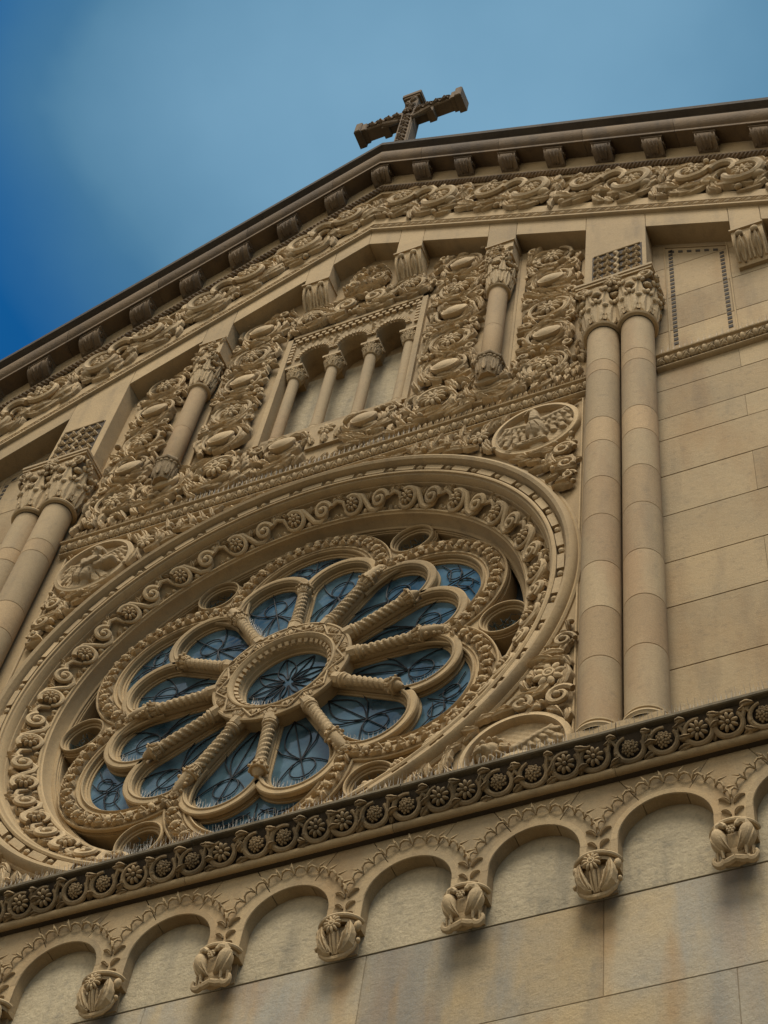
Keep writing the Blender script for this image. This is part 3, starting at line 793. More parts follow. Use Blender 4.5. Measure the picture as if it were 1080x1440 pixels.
# twisted colonnettes
def colonnette_mesh(major):
    mb = MB()
    y0 = .335; R = .053
    # shaft: rope-twist along +x
    n, m = 44, 16; V = []; F = []
    xa, xb = .865, 1.36
    for i in range(n+1):
        t = i/n; x = xa+(xb-xa)*t
        for j in range(m):
            th = 2*pi*j/m; r = R*(1-.08*t)*(1+.46*abs(cos(1.5*(th-t*15.5)))**.6-.26)
            V.append((x, y0+r*cos(th), r*sin(th)))
    for i in range(n):
        for j in range(m): F.append((i*m+j, i*m+(j+1) % m, (i+1)*m+(j+1) % m, (i+1)*m+j))
    mb.add(V, F)
    def turn(prof, sides=20, smooth=True, ph=0):
        k = len(prof); V = [(x, y0+r*cos(2*pi*j/sides+ph), r*sin(2*pi*j/sides+ph)) for j in range(sides) for (x, r) in prof]; F = []
        for j in range(sides):
            for i in range(k-1):
                a = j*k+i; b = ((j+1) % sides)*k+i; F.append((a, b, b+1, a+1))
        F.append(tuple(j*k+k-1 for j in range(sides))); F.append(tuple(j*k for j in range(sides))[::-1])
        mb.add(V, F, None, smooth)
    turn([(.70, .080), (.785, .080), (.793, .072)], 8, False, pi/8)
    turn([(.793, .070), (.808, .080), (.822, .078), (.834, .062), (.844, .060), (.853, .068), (.864, .065), (.870, .052)])
    turn([(1.352, .050), (1.36, .064), (1.372, .068), (1.382, .060), (1.388, .055), (1.45, .072)])
    turn([(1.45, .082), (1.456, .090), (1.478, .090), (1.485, .082)], 8, False, pi/8)
    for i in range(8):
        th = 2*pi*i/8
        ct, st = cos(th), sin(th)
        def fn(V, ct=ct, st=st):
            r = .054+V[:, 2]; return np.stack([1.375+V[:, 1], y0+r*ct-V[:, 0]*st, r*st+V[:, 0]*ct], 1)
        leaf(mb, (0, 0), pi/2, .085, .026, 0, .022, 2, fn, .022, 8)
        ellip(mb, (0, .078, .038), (.02, .012, .014), 0, fn, 7, 5)
    # backing mullion with a fillet, lying against the tracery
    box(mb, .72, 1.46, .365, PT+.004, -.046, .046)
    if major:
        turn([(1.48, .072), (1.54, .066), (1.64, .052), (1.70, .03)], 14)
        for q in range(16):
            ellip(mb, (0, 0, 0), (.026, .022, .02), q, lambda V, q=q: np.stack([1.50+.24*(q/16)+V[:, 0], y0-.045+.07*(q/16)+V[:, 1], .10*sin(q*2.4)*(1-.3*q/16)*.7+V[:, 2]], 1), 7, 5)
    else:
        turn([(1.48, .06), (1.52, .045), (1.56, .02)], 10)
    me = bpy.data.meshes.new('colonnette'); me.from_pydata(np.concatenate(mb.V).tolist(), [], mb.F)
    me.polygons.foreach_set('use_smooth', mb.S); me.materials.append(CARVE); me.set_sharp_from_angle(angle=radians(38)); return me
cms = [colonnette_mesh(True), colonnette_mesh(False)]
for k in range(12):
    o = link('colonnette', cms[k % 2], rose); o.rotation_euler.y = -radians(30*k)
# glass and leading
GY = PT+.062
def pane(loop, y, mat):
    mb = MB(); n = len(loop); V = [(x, y, z) for x, z in loop]+[(x, y+.012, z) for x, z in loop]
    V = np.array(V)
    mb.add(V, [tuple(range(n))], None, False)
    return mb.build('glass_pane', mat, rose)
def leading(lines, rads=.0065):
    mb = MB()
    for P in lines: tube(mb, [(x, GY-.012, z) for x, z in P], rads, None, 5)
    return mb.build('leading', LEAD, rose)
def pat(P, a): return rot(P, a)
for k in range(12):
    a = radians(15+30*k)
    pane(rot(petal(.01, .62), a), GY, GLASS)
    lines = [[(.62, 0), (1.82, 0)], circ(1.50, .0, .13, 16)+[(1.63, 0)]]
    for sg in (-1, 1):
        lines.append([(.72+.64*t, sg*.13*sin(pi*t)) for t in np.linspace(0, 1, 12)])
        lines.append([(1.36, 0)]+[(1.36+.40*t, sg*(.05+.24*sin(pi*t*.62))) for t in np.linspace(.1, 1, 9)])
        lines.append([(1.02, sg*.22), (1.16, sg*.17), (1.28, sg*.07), (1.36, 0)])
    leading([rot(l, a) for l in lines])
for k in range(6):
    a = radians(30+60*k)
    pane(rot(upper(.02), a), GY+.002, GLASS)
    lines = [[(1.80, 0), (2.17, 0)]]
    for sg in (-1, 1):
        lines.append([(2.0, 0), (2.08, sg*.12), (2.1, sg*.26)])
        lines.append([(2.0+.08*cos(t), sg*(.13+.10*sin(t))) for t in np.linspace(0, 6.0, 12)])
        lines.append([(1.9, sg*.05), (2.0, sg*.22), (1.98, sg*.40)])
    leading([rot(l, a) for l in lines])
    b = radians(60*k)
    pane(rot(circ(2.27, 0, .22, 30), b), PT+.24, GLASSD)
    v = void(-.004)
    mbw = MB()
    for lp in (rot(circ(2.27, 0, .190, 40), b), rot(v, b), rot([(x, -z) for x, z in v], b)):
        n_ = len(lp); mbw.add([(x, PT+.07, z) for x, z in lp]+[(x, PT+.25, z) for x, z in lp], [(k_, (k_+1) % n_, n_+(k_+1) % n_, n_+k_) for k_ in range(n_)], None, False)
    mbw.build('opening_reveal', LIME, rose)
    for sg in (1, -1):
        pane(rot([(x, sg*z) for x, z in void(.02)], b), PT+.235, GLASSD)
pane(circ(0, 0, .46, 48), GY-.004, GLASS)
lines = []
for i in range(8):
    t = 2*pi*i/8+.2; d = (cos(t), sin(t)); p = (-d[1], d[0])
    lines.append([(d[0]*s, d[1]*s) for s in (.05, .42)])
    for sg in (-1, 1):
        lines.append([(d[0]*s+p[0]*sg*.10*sin(pi*s/.42), d[1]*s+p[1]*sg*.10*sin(pi*s/.42)) for s in np.linspace(.05, .42, 9)])
leading(lines)
for k in range(6):
    mb = MB(); b = radians(60*k)
    for i in range(16):
        P = []
        p = Vector((RS.uniform(-.13, .13), 0, RS.uniform(-.15, .0))); d = RS.uniform(0, pi)
        for q in range(7):
            P.append((2.27*cos(b)+p.x, PT+.04+.08*RS.rand(), 2.27*sin(b)+p.z)); d += RS.uniform(-.8, .8)
            p.x += .045*cos(d); p.z += .035*sin(d)
            if hypot(p.x, p.z) > .17: p *= .8
        tube(mb, P, .0035, None, 4)
    mb.build('bird_netting', NET, rose)

# ---- spandrels with roundels --------------------------------------
def relief(name, cx, cz, R, prims, label, mirror=1, rx=1.):
    """carved roundel: a height field built from smooth bodies, in a moulded ring"""
    n = 110; g = np.linspace(-1, 1, n); U, Vv = np.meshgrid(g*R, g*R); H = np.full_like(U, .0)
    for p in prims:
        t = p[0]
        if t == 'e':      # ellipse dome: x, z, rx, rz, angle, height
            _, x, z, a, b, an, h = p
            dx, dz = U-x, Vv-z; q = ((dx*cos(an)+dz*sin(an))/a)**2+((-dx*sin(an)+dz*cos(an))/b)**2
            hh = np.where(q < 1, h*np.sqrt(np.maximum(0, 1-q*.96)), 0)
        elif t == 'c':    # tapered capsule: x0,z0,x1,z1,r0,r1,h0,h1
            _, x0, z0, x1, z1, r0, r1, h0, h1 = p
            dx, dz = x1-x0, z1-z0; s = np.clip(((U-x0)*dx+(Vv-z0)*dz)/(dx*dx+dz*dz+1e-9), 0, 1)
            d = np.hypot(U-x0-s*dx, Vv-z0-s*dz); rr = r0+(r1-r0)*s; q = (d/rr)**2
            hh = np.where(q < 1, (h0+(h1-h0)*s)*(1-q**2)**.5, 0)
        elif t == 'g':    # groove along a segment: x0,z0,x1,z1,width,depth
            _, x0, z0, x1, z1, wd, dp = p
            dx, dz = x1-x0, z1-z0; s = np.clip(((U-x0)*dx+(Vv-z0)*dz)/(dx*dx+dz*dz+1e-9), 0, 1)
            d = np.hypot(U-x0-s*dx, Vv-z0-s*dz); H = H-np.where(d < wd, dp*(1-(d/wd)**2), 0)*(H > dp); continue
        H = np.maximum(H, hh)
    H = H*1.15+.003*np.sin(U*60+Vv*37)*np.sin(Vv*71)
    K = np.hypot(U, Vv) <= R*1.0
    idx = -np.ones(U.shape, int); idx[K] = np.arange(K.sum())
    P = np.stack([cx+mirror*U[K], -.004-H[K], cz+Vv[K]], 1); F = []
    for j in range(n-1):
        for i in range(n-1):
            q = (idx[j, i], idx[j, i+1], idx[j+1, i+1], idx[j+1, i])
            if min(q) >= 0: F.append(q if mirror > 0 else q[::-1])
    mb = MB(); mb.add(P, F)
    ring(mb, [(R-.012, .0), (R-.004, -.06), (R+.010, -.078), (R+.022, -.070), (R+.052, -.070), (R+.066, -.055), (R+.072, .0)], 80, 0, 2*pi, True, (cx, cz))
    return mb.build(name, CARVE, church, label)
def wing(x0, z0, ang, L, sp, n, w, h, fan=.09):
    """overlapping feathers hung from a leading edge: long quills, then two rows of shorter scales"""
    out = []; ca, sa = cos(ang), sin(ang); st = L/n
    out.append(('c', x0+.02*ca, z0-.07, x0+L*ca, z0+L*sa-.07, .10, .08, h*.45, h*.35))
    for row, (fl, hh, rr, m) in enumerate(((1., .70, .66, n), (.60, .95, .60, n), (.30, 1.2, .52, n+1))):
        for i in range(m):
            s = (i+(.5 if row != 1 else .85))/m; x, z = x0+L*s*ca, z0+L*s*sa; aa = ang-sp+fan*(i-m*.35)*1.5
            q = fl*(.20+.12*s)
            out.append(('c', x, z, x+q*cos(aa), z+q*sin(aa), st*rr, st*rr*.92, h*hh*.92, h*hh*(.98-.12*(i % 2))))
    out.append(('c', x0, z0, x0+L*ca, z0+L*sa, w*.75, w*.45, h*1.4, h*1.15))
    return out
eagle = wing(.07, .13, radians(24), .30, radians(96), 5, .062, .055, .12)+[]
eagle += [(p[0],)+tuple([-p[1]]+list(p[2:3])+([-p[3]]+list(p[4:]) if p[0] in 'cg' else list(p[3:]))) for p in wing(.07, .10, radians(14), .28, radians(100), 5, .060, .050, .12)]
eagle += [('e', 0, .0, .115, .19, radians(10), .125), ('c', .0, .12, -.01, .25, .075, .055, .13, .12), ('e', -.02, .29, .062, .052, 0, .125),
          ('c', -.06, .30, -.13, .265, .030, .008, .12, .09), ('c', -.02, -.10, -.04, -.24, .045, .03, .08, .06), ('c', .05, -.10, .07, -.24, .045, .03, .08, .06),
          ('c', -.20, -.27, .10, -.25, .045, .045, .07, .07), ('e', -.20, -.27, .03, .045, 0, .085), ('g', -.12, -.27, .08, -.255, .008, .02),
          ('c', .0, -.14, .02, -.34, .06, .09, .05, .03), ('g', .01, .03, .06, -.07, .008, .015), ('g', -.04, .03, -.02, -.1, .008, .015), ('g', .03, .272, .07, .28, .005, .02)]
relief('eagle_medallion', 2.655, 2.68, .43, eagle, 'round medallion carved with a spread winged eagle holding a scroll')
angel = wing(.08, .12, radians(30), .26, radians(85), 6, .045, .045)
angel += [(p[0],)+tuple([-p[1]]+list(p[2:3])+([-p[3]]+list(p[4:]) if p[0] in 'cg' else list(p[3:]))) for p in wing(.10, .06, radians(20), .26, radians(100), 6, .045, .04)]
angel += [('c', -.02, .05, -.08, -.16, .12, .15, .11, .12), ('c', -.06, -.12, -.16, -.30, .12, .16, .10, .05), ('c', .0, -.14, .14, -.26, .10, .10, .08, .04),
          ('c', -.01, .10, .01, .17, .045, .045, .10, .11), ('e', .02, .225, .068, .082, 0, .135), ('e', .015, .262, .080, .062, 0, .125),
          ('e', -.045, .225, .03, .05, 0, .11), ('e', .085, .225, .022, .05, 0, .105),
          ('g', .0, .232, .012, .230, .006, .008), ('g', .042, .230, .052, .232, .006, .008), ('c', .03, .225, .032, .205, .010, .012, .142, .145), ('g', .018, .183, .046, .183, .005, .008),
          ('c', -.10, .04, -.06, -.08, .055, .05, .13, .14), ('c', -.06, -.08, .10, -.03, .05, .034, .15, .15), ('e', .125, -.02, .035, .026, .3, .155),
          ('c', .09, .04, .13, -.06, .05, .045, .12, .12),
          ('c', .09, -.09, .25, -.03, .06, .06, .12, .12), ('g', .16, -.12, .18, .0, .008, .02), ('g', .07, -.07, .26, .0, .006, .012),
          ('g', -.12, -.05, -.22, -.32, .010, .02), ('g', -.05, -.12, -.10, -.34, .010, .02), ('g', .02, -.16, .04, -.34, .010, .02), ('g', -.14, .03, -.10, -.12, .008, .015), ('g', .08, -.18, .16, -.30, .010, .02)]
relief('angel_medallion', -2.655, 2.68, .43, angel, 'round medallion carved with a winged angel bent over an open book')
lion = wing(.0, .02, radians(30), .36, radians(84), 6, .060, .065, .10)
lion += [('e', -.02, -.10, .22, .12, .1, .09), ('e', -.20, .06, .10, .11, 0, .13), ('e', -.235, .05, .065, .07, 0, .15), ('c', -.27, .03, -.31, .02, .035, .028, .15, .13), ('e', -.16, .15, .03, .03, 0, .13), ('e', -.27, .14, .03, .03, 0, .13),
         ('c', -.14, -.12, -.17, -.30, .05, .04, .09, .08), ('c', .10, -.15, .16, -.32, .06, .04, .08, .06), ('c', -.17, -.30, -.24, -.32, .04, .03, .08, .06),
         ('g', -.26, .08, -.245, .078, .006, .01), ('g', -.21, .08, -.20, .078, .006, .01)]
lion += [('c', -.20+.11*cos(t), .06+.12*sin(t), -.20+.16*cos(t+.3), .06+.17*sin(t+.3), .030, .014, .12, .07) for t in np.arange(0, 6.2, .55)]
relief('lion_medallion', 2.69, -2.72, .43, lion, 'round medallion carved with a winged lion, low beside the columns')
relief('ox_medallion', -2.69, -2.72, .43, [p for p in lion if not (p[0] == 'c' and abs(hypot(p[1]+.2, p[2]-.06)-.117) < .01)]+[('c', -.26, .15, -.34, .24, .025, .008, .12, .1), ('c', -.17, .16, -.12, .26, .025, .008, .12, .1)], 'round medallion carved with a winged ox, low beside the columns', -1)

def foliage(mb, pts, fn, s=1.):
    """acanthus scroll work: a list of (u, v, angle, size, kind)"""
    for (u, v, a, z, kd) in pts:
        if kd == 'r': rosette(mb, (u, v), z, 8, .06*s, fn, .01, 1)
        elif kd == 's': spiral(mb, (u, v), z, a, 1.35, z*.24, fn, .035*s, 24, z*.28, 1)
        elif kd == 'S': spiral(mb, (u, v), z, a, 1.35, z*.24, fn, .035*s, 24, z*.28, -1)
        elif kd == 'l': leaf(mb, (u, v), a, z, z*.22, .9, .05*s, 3, fn, .02*s, 11)
        elif kd == 'L': leaf(mb, (u, v), a, z, z*.22, -.9, .05*s, 3, fn, .02*s, 11)
        elif kd == 'b': ellip(mb, (u, v, z*.6), (z, z*.8, z), a, fn, 9, 6)
def swirl_fill(mb, fn, x0, x1, z0, z1, motifs, step, Ln, W, h, rnd, ok=lambda x, z: True):
    z = z0
    while z < z1:
        x = x0+rnd.uniform(0, step)
        while x < x1:
            px, pz = x+rnd.uniform(-.3, .3)*step, z+rnd.uniform(-.35, .35)*step
            x += step
            if not ok(px, pz): continue
            ds = [(hypot(px-a, (pz-b))/r, a, b, r) for (a, b, r) in motifs]
            d, a, b, r = min(ds)
            if d < .92: continue
            th = atan2(pz-b, px-a); sg = 1 if int(a*7+b*3) % 2 else -1
            if rnd.random() < .12:
                ellip(mb, (px, pz, h*.7), (W*.9, W*.7, h*.8), rnd.uniform(0, 3), fn, 8, 5); continue
            ang = th+sg*(pi/2-.25)+rnd.uniform(-.55, .55); L_ = Ln*rnd.uniform(.75, 1.25)
            leaf(mb, (px-.4*L_*cos(ang), pz-.4*L_*sin(ang)), ang, L_, W*rnd.uniform(.8, 1.25), sg*min(1.8, L_/(r*d))*1.2, h*rnd.uniform(.7, 1.25), 3, fn, h*rnd.uniform(.2, .8), 10, rnd.uniform(0, .02))
        z += step*.85
R_ = radians
for s in (-1, 1):
    mb = MB(); f = flat(0, 0, -.030, 1, 0, s)
    # upper spandrel: scroll leaves below and left of the roundel
    P = [(2.99, 2.02, R_(0), .12, 's'), (3.02, 1.72, R_(90), .11, 'S'), (3.06, 1.47, R_(0), .075, 's'), (2.86, 2.12, R_(200), .20, 'L'), (2.78, 2.02, R_(-20), .22, 'l'),
         (3.08, 2.30, R_(240), .20, 'l'), (2.88, 1.85, R_(-30), .20, 'l'), (3.08, 1.90, R_(260), .18, 'L'), (3.00, 1.58, R_(-80), .14, 'l'), (2.82, 1.78, 0, .04, 'b'), (3.10, 2.14, 0, .035, 'b'), (2.93, 1.60, 0, .03, 'b'), (3.10, 1.36, 0, .03, 'b'),
         (2.02, 2.84, R_(0), .12, 'r'), (1.86, 2.74, R_(150), .28, 'l'), (2.00, 3.00, R_(170), .26, 'L'), (1.62, 2.93, R_(180), .26, 'l'), (1.74, 2.98, R_(200), .22, 'L'), (2.18, 2.98, R_(60), .16, 'L'),
         (1.40, 2.99, R_(190), .24, 'l'), (1.30, 3.06, R_(170), .22, 'L'), (2.12, 2.66, R_(220), .16, 'l'), (1.10, 3.06, R_(185), .22, 'l'), (.9, 3.11, R_(180), .20, 'L'), (1.55, 3.05, 0, .035, 'b'), (1.18, 3.10, 0, .03, 'b'), (2.20, 2.50, 0, .04, 'b'),
         (.7, 3.13, R_(180), .18, 'l'), (2.30, 2.36, R_(-30), .2, 'l'), (2.45, 2.22, R_(-20), .22, 'L'), (2.62, 2.16, R_(-15), .2, 'l'), (3.12, 3.07, R_(200), .10, 'l'), (3.06, 3.09, R_(250), .07, 'L')]
    foliage(mb, P, f)
    # lower spandrel
    P = [(2.96, -1.80, 0, .15, 'r'), (3.06, -1.98, R_(60), .30, 'l'), (2.80, -2.02, R_(20), .26, 'l'), (3.08, -1.36, R_(0), .10, 's'), (3.04, -1.55, R_(80), .22, 'L'), (2.90, -1.58, R_(60), .22, 'l'), (3.10, -1.16, R_(80), .12, 'l'),
         (3.07, -1.22, 0, .035, 'b'), (3.13, -1.07, 0, .03, 'b'), (3.06, -2.14, R_(30), .13, 's'), (2.72, -2.12, R_(170), .12, 'S'), (2.50, -2.13, R_(180), .22, 'l'), (2.34, -2.24, R_(200), .20, 'L'), (2.92, -2.14, R_(200), .22, 'l'),
         (2.80, -1.85, R_(110), .20, 'L'), (3.14, -1.72, R_(100), .2, 'l'), (2.86, -2.2, 0, .04, 'b'), (3.12, -2.30, R_(-70), .2, 'L'), (2.2, -2.4, R_(200), .2, 'l'), (2.1, -2.6, R_(230), .2, 'L'), (2.0, -2.8, R_(240), .2, 'l'), (2.15, -3.0, 0, .06, 's'), (3.1, -3.0, R_(90), .2, 'l')]
    foliage(mb, P, f)
    rr_ = random.Random(21)
    swirl_fill(mb, f, .5, 3.1, 1.0, 3.12, [(2.655, 2.68, .50), (2.02, 2.84, .14), (2.99, 2.02, .13)], .115, .20, .042, .055, rr_, lambda x, z: hypot(x, z) > 3.26 and x < 3.11 and z < 3.12 and hypot(x-2.655, z-2.68) > .53 and not (x > 2.95 and z > 2.95))
    swirl_fill(mb, f, 1.5, 3.1, -3.1, -1.1, [(2.69, -2.72, .50), (2.96, -1.80, .16), (3.06, -2.14, .1)], .125, .20, .042, .05, rr_, lambda x, z: hypot(x, z) > 3.27 and x < 3.11 and z < -1.1 and hypot(x-2.69, z+2.72) > .53)
    tube(mb, [(s*3.165, -.012, 3.13), (s*3.165, -.012, -3.1)], .012, None, 6)
    tube(mb, [(s*3.165, -.012, 3.13), (s*.7, -.012, 3.165)], .012, None, 6)
    mb.build('carved_spandrel', CARVE, church, 'scrolling leaf carving in the corners %s of the rose window' % ('right' if s > 0 else 'left'))

# ---- upper carved panels -----------------------------------------
def shield(mb, x, z, R):
    f = flat(x, z, -.035)
    ell = lambda r, n=28: [(r*.98*cos(t), r*(.92 if sin(t) > 0 else 1.02)*sin(t)) for t in np.linspace(0, 2*pi, n, endpoint=False)]
    rings = [(R*.90, .0), (R*.98, .045), (R*1.02, .085), (R*.97, .100), (R*.88, .098), (R*.75, .112), (R*.5, .128)]
    V = []; n = 28
    for r, h in rings: V += [(x_, z_, h*(1-.35*z_/R)) for x_, z_ in ell(r)]
    V.append((0, 0, .135)); F = []
    for k in range(len(rings)-1):
        for i in range(n): F.append((k*n+i, k*n+(i+1) % n, (k+1)*n+(i+1) % n, (k+1)*n+i))
    for i in range(n): F.append(((len(rings)-1)*n+i, (len(rings)-1)*n+(i+1) % n, len(V)-1))
    mb.add(V, F, f)
    tube(mb, arc(0, -.02, R*1.22, R_(190), R_(350), 18, .035), [.012, .034, .03, .034, .012], f, 7)
def panel(mb, x0, x1, z0, cells, mir, rnd):
    """column of alternating flowers and shields with leaf work between"""
    cx = (x0+x1)/2; hw = (x1-x0)/2; f = flat(0, 0, -.045, 1, 0, mir)
    for i, (kd, z) in enumerate(cells):
        if kd == 'S': shield(mb, mir*cx, z, .178)
        elif kd == 'F':
            rosette(mb, (cx, z), .155, 10, .085, f, .01, 1)
            sg = 1 if i % 4 < 2 else -1
            P = arc(cx, z, .20, R_(90), R_(90+sg*230), 20, .03)
            tube(mb, P, [.012, .034, .036, .028], f, 7)
        for sx in (-1, 1):
            e = cx+sx*hw
            spiral(mb, (e-sx*.085, z+rnd.uniform(.30, .36)), .070, rnd.uniform(0, 6), 1.2, .022, f, .06, 18, .026, sx)
            tube(mb, arc(cx, z, .25, R_(90-sx*20), R_(90-sx*150), 16, .05), [.012, .026, .024, .012], f, 7)
    zs = [z for k_, z in cells]
    swirl_fill(mb, f, x0+.02, x1-.02, min(zs)-.25, max(zs)+.42, [(cx, z, .21 if k_ == 'F' else .215) for k_, z in cells], .120, .23, .048, .062, rnd, lambda x, z: z < z0-SL*x if z0 else True)
for s in (-1, 1):
    nm = 'right' if s > 0 else 'left'
    rnd = random.Random(5+s)
    mb = MB()
    panel(mb, 2.38, 3.09, 9.10, [('F', 7.05), ('S', 6.35), ('F', 5.54), ('S', 4.85), ('F', 4.07)], s, rnd)
    mb.build('carved_panel', CARVE, church, 'outer carved panel of flowers and blank shields, %s of the triple window' % nm)
    mb = MB()
    panel(mb, 1.08, 1.85, 9.12, [('S', 7.83), ('F', 7.06), ('S', 6.36), ('F', 5.54), ('S', 4.85)], s, rnd)
    f = flat(0, 0, 0, 1, 0, s)
    foliage(mb, [(1.2, 8.18, R_(100), .2, 'l'), (1.5, 8.15, R_(40), .22, 'L'), (1.66, 8.0, 0, .05, 'b'), (1.1, 8.3, R_(60), .16, 'l')], f)
    mb.build('carved_panel', CARVE, church, 'inner carved panel of flowers and blank shields, %s of the triple window' % nm)
    # borders (flat strips) of niche 3 and beside the slots
    mb = MB()
    for (a, b, za, zb) in ((2.275, 2.365, 3.45, 7.64), (3.105, 3.24, 3.45, 7.0), (1.868, 1.90, 4.4, 7.6), (2.235, 2.272, 4.4, 7.6)):
        pa = [(s*a, za), (s*b, za), (s*b, zb-SL*(b-a)*.5), (s*a, zb)]
        prism(mb, pa if s > 0 else pa[::-1], -.035, .02, .004)
    mb.build('panel_border', LIME, church)
# middle zone: bottom band, over-window scrolls and crest
mb = MB(); f = flat(0, 0, 0)
for s in (-1, 1):
    shield(mb, s*.52, 4.13, .17); shield(mb, s*2.055, 4.12, .17)
    g = flat(0, 0, -.04, 1, 0, s)
    rosette(mb, (1.38, 4.10), .17, 11, .09, g, .01, 1); tube(mb, arc(1.38, 4.10, .23, R_(-60), R_(200), 24, .03), [.012, .04, .045, .03], g, 7)
    P = [(.86, 4.20, R_(0), .10, 's'), (1.05, 4.12, R_(200), .22, 'l'), (.78, 3.98, R_(-10), .26, 'L'), (.95, 3.86, R_(10), .22, 'l'), (1.66, 4.1, R_(-40), .24, 'l'), (1.74, 4.28, R_(-60), .2, 'L'), (1.80, 3.95, R_(40), .18, 'l'), (.28, 4.05, R_(100), .18, 'l'), (.30, 3.92, R_(20), .2, 'L'),
         (2.32, 4.08, R_(60), .22, 'l'), (2.36, 3.94, R_(10), .26, 'L'), (2.26, 4.25, R_(90), .16, 'l'), (1.12, 4.32, R_(30), .16, 'l'), (.72, 4.34, 0, .045, 'b'), (1.0, 4.0, 0, .045, 'b'), (1.72, 3.86, 0, .045, 'b'), (2.5, 3.86, 0, .045, 'b')]
    foliage(mb, P, g)
    # over the window
    rosette(mb, (.725, 7.75), .135, 10, .08, g, .01, 1); tube(mb, arc(.725, 7.75, .18, R_(200), R_(-100), 24, .03), [.012, .034, .04, .02], g, 7)
    spiral(mb, (.20, 7.76), .165, R_(-90), 1.6, .042, g, .04, 34, .05)
    tube(mb, [(.20, 7.60, .04), (.36, 7.60, .045), (.50, 7.66, .045), (.60, 7.84, .04), (.74, 7.96, .04), (.92, 7.93, .03)], [.042, .04, .034, .03, .02], g, 8)
    P = [(.42, 7.70, R_(50), .24, 'L'), (.34, 7.86, R_(10), .2, 'l'), (.95, 7.6, R_(60), .24, 'L'), (.98, 7.9, R_(30), .2, 'l'), (.80, 7.56, R_(10), .2, 'l'), (.55, 7.95, R_(30), .18, 'L'), (.1, 7.97, R_(150), .14, 'l'), (1.0, 7.42, R_(80), .2, 'l'), (.44, 7.58, 0, .04, 'b'), (.93, 7.76, 0, .04, 'b'), (1.02, 8.1, R_(70), .18, 'L')]
    foliage(mb, P, g)
    # crest palmette
    P = [(.06, 8.05, R_(60), .30, 'L'), (.10, 8.10, R_(30), .26, 'l'), (.16, 8.42, R_(100), .12, 'S'), (.14, 8.68, R_(40), .09, 'S'), (.24, 8.52, R_(80), .22, 'l'), (.05, 8.35, R_(85), .30, 'l'), (.27, 8.24, R_(60), .2, 'l'), (.20, 8.78, R_(100), .15, 'l'), (.03, 8.70, R_(90), .24, 'l'), (.30, 8.42, 0, .035, 'b')]
    foliage(mb, P, g)
rr_ = random.Random(4)
for s in (-1, 1):
    g = flat(0, 0, -.04, 1, 0, s)
    swirl_fill(mb, g, .26, 3.2, 3.66, 4.42, [(.52, 4.13, .20), (2.055, 4.12, .20), (1.38, 4.10, .24)], .125, .24, .05, .062, rr_, lambda x, z: z < 4.40 and not (2.37 < x < 3.1 and z > 4.0) and not (x < 1.05 and z > 4.36))
    swirl_fill(mb, g, .02, 1.06, 7.46, 8.1, [(.725, 7.75, .19), (.20, 7.76, .20)], .115, .22, .045, .06, rr_, lambda x, z: z < 8.05-.1*x)
    swirl_fill(mb, g, .0, .36, 8.1, 8.85, [(.16, 8.42, .12), (.14, 8.68, .09)], .09, .16, .035, .07, rr_, lambda x, z: x < .36-.35*abs(z-8.4))
for t in np.linspace(-.34, .34, 9):
    leaf(mb, (t, 8.0), pi/2-t*.7, .14, .04, 0, .05, 0, f, .03, 8)
rosette(mb, (0, 4.29), .115, 8, .06, f, .02, 1)
box(mb, -.24, .24, -.045, .01, 3.95, 4.45)
leaf(mb, (0, 3.97), pi/2, .2, .06, 0, .05, 3, flat(0, 0, -.045), .02)
for x in (-.16, .16): leaf(mb, (x, 4.0), pi/2, .18, .05, -x*3, .05, 3, flat(0, 0, -.045), .02)
mb.build('carved_field', CARVE, church, 'carved scrolls, shields and crest around the triple window')
# fine leaf strip just above the string course
mb = MB()
for i in range(96):
    x = -3.16+i*.0665
    leaf(mb, (0, 0), R_(60+RS.uniform(-12, 12)), .13, .030, .5, .05, 0, flat(x, 3.50, -.02), .02, 8)
    ellip(mb, (.03, .02, .03), (.028, .03, .03), 0, flat(x, 3.50, 0), 7, 5)
    if i % 2: leaf(mb, (.02, .12), R_(30+RS.uniform(-20, 20)), .14, .030, .6, .04, 0, flat(x, 3.52, 0), .02, 8)
mb.build('leaf_strip', CARVE, church)

# ---- triple window -----------------------------------------------
mb = MB()
def arches(rad, zc, zb, yf, yb, top, x0, x1, mat=LIME, bev=.004):
    P = [(x0, zb)]
    for c in (-.535, 0, .535):
        P += [(c-rad, zb), (c-rad, zc)]+[(c+rad*cos(t), zc+rad*sin(t)) for t in np.linspace(pi, 0, 20)][1:-1]+[(c+rad, zc), (c+rad, zb)]
    P += [(x1, zb), (x1, top), (x0, top)]
    addmesh(mb, plate('p', [P], yf, yb, mat, None, bev, as_mesh=True))
arches(.205, 6.66, 6.53, -.012, .16, 7.10, -.93, .93)
arches(.215, 6.66, 6.38, .16, .345, 7.0, -.93, .93)
box(mb, -.95, .95, .335, .36, 4.3, 7.1)
box(mb, -.93, .93, -.02, .34, 4.44, 4.56)      # sill
for s in (-1, 1):
    box(mb, *sorted((s*.925, s*1.0)), -.05, .36, 4.44, 7.36)
box(mb, -1.0, 1.0, -.05, 0, 7.30, 7.36)
tw = mb.build('triple_window', LIME, church, 'small blind triple arched window on four short columns')
mb = MB()
prism(mb, [(-.925, 4.56), (.925, 4.56), (.925, 6.6), (-.925, 6.6)], .30, .334, .002); mb.build('window_panel', PALE, tw)
mb = MB()
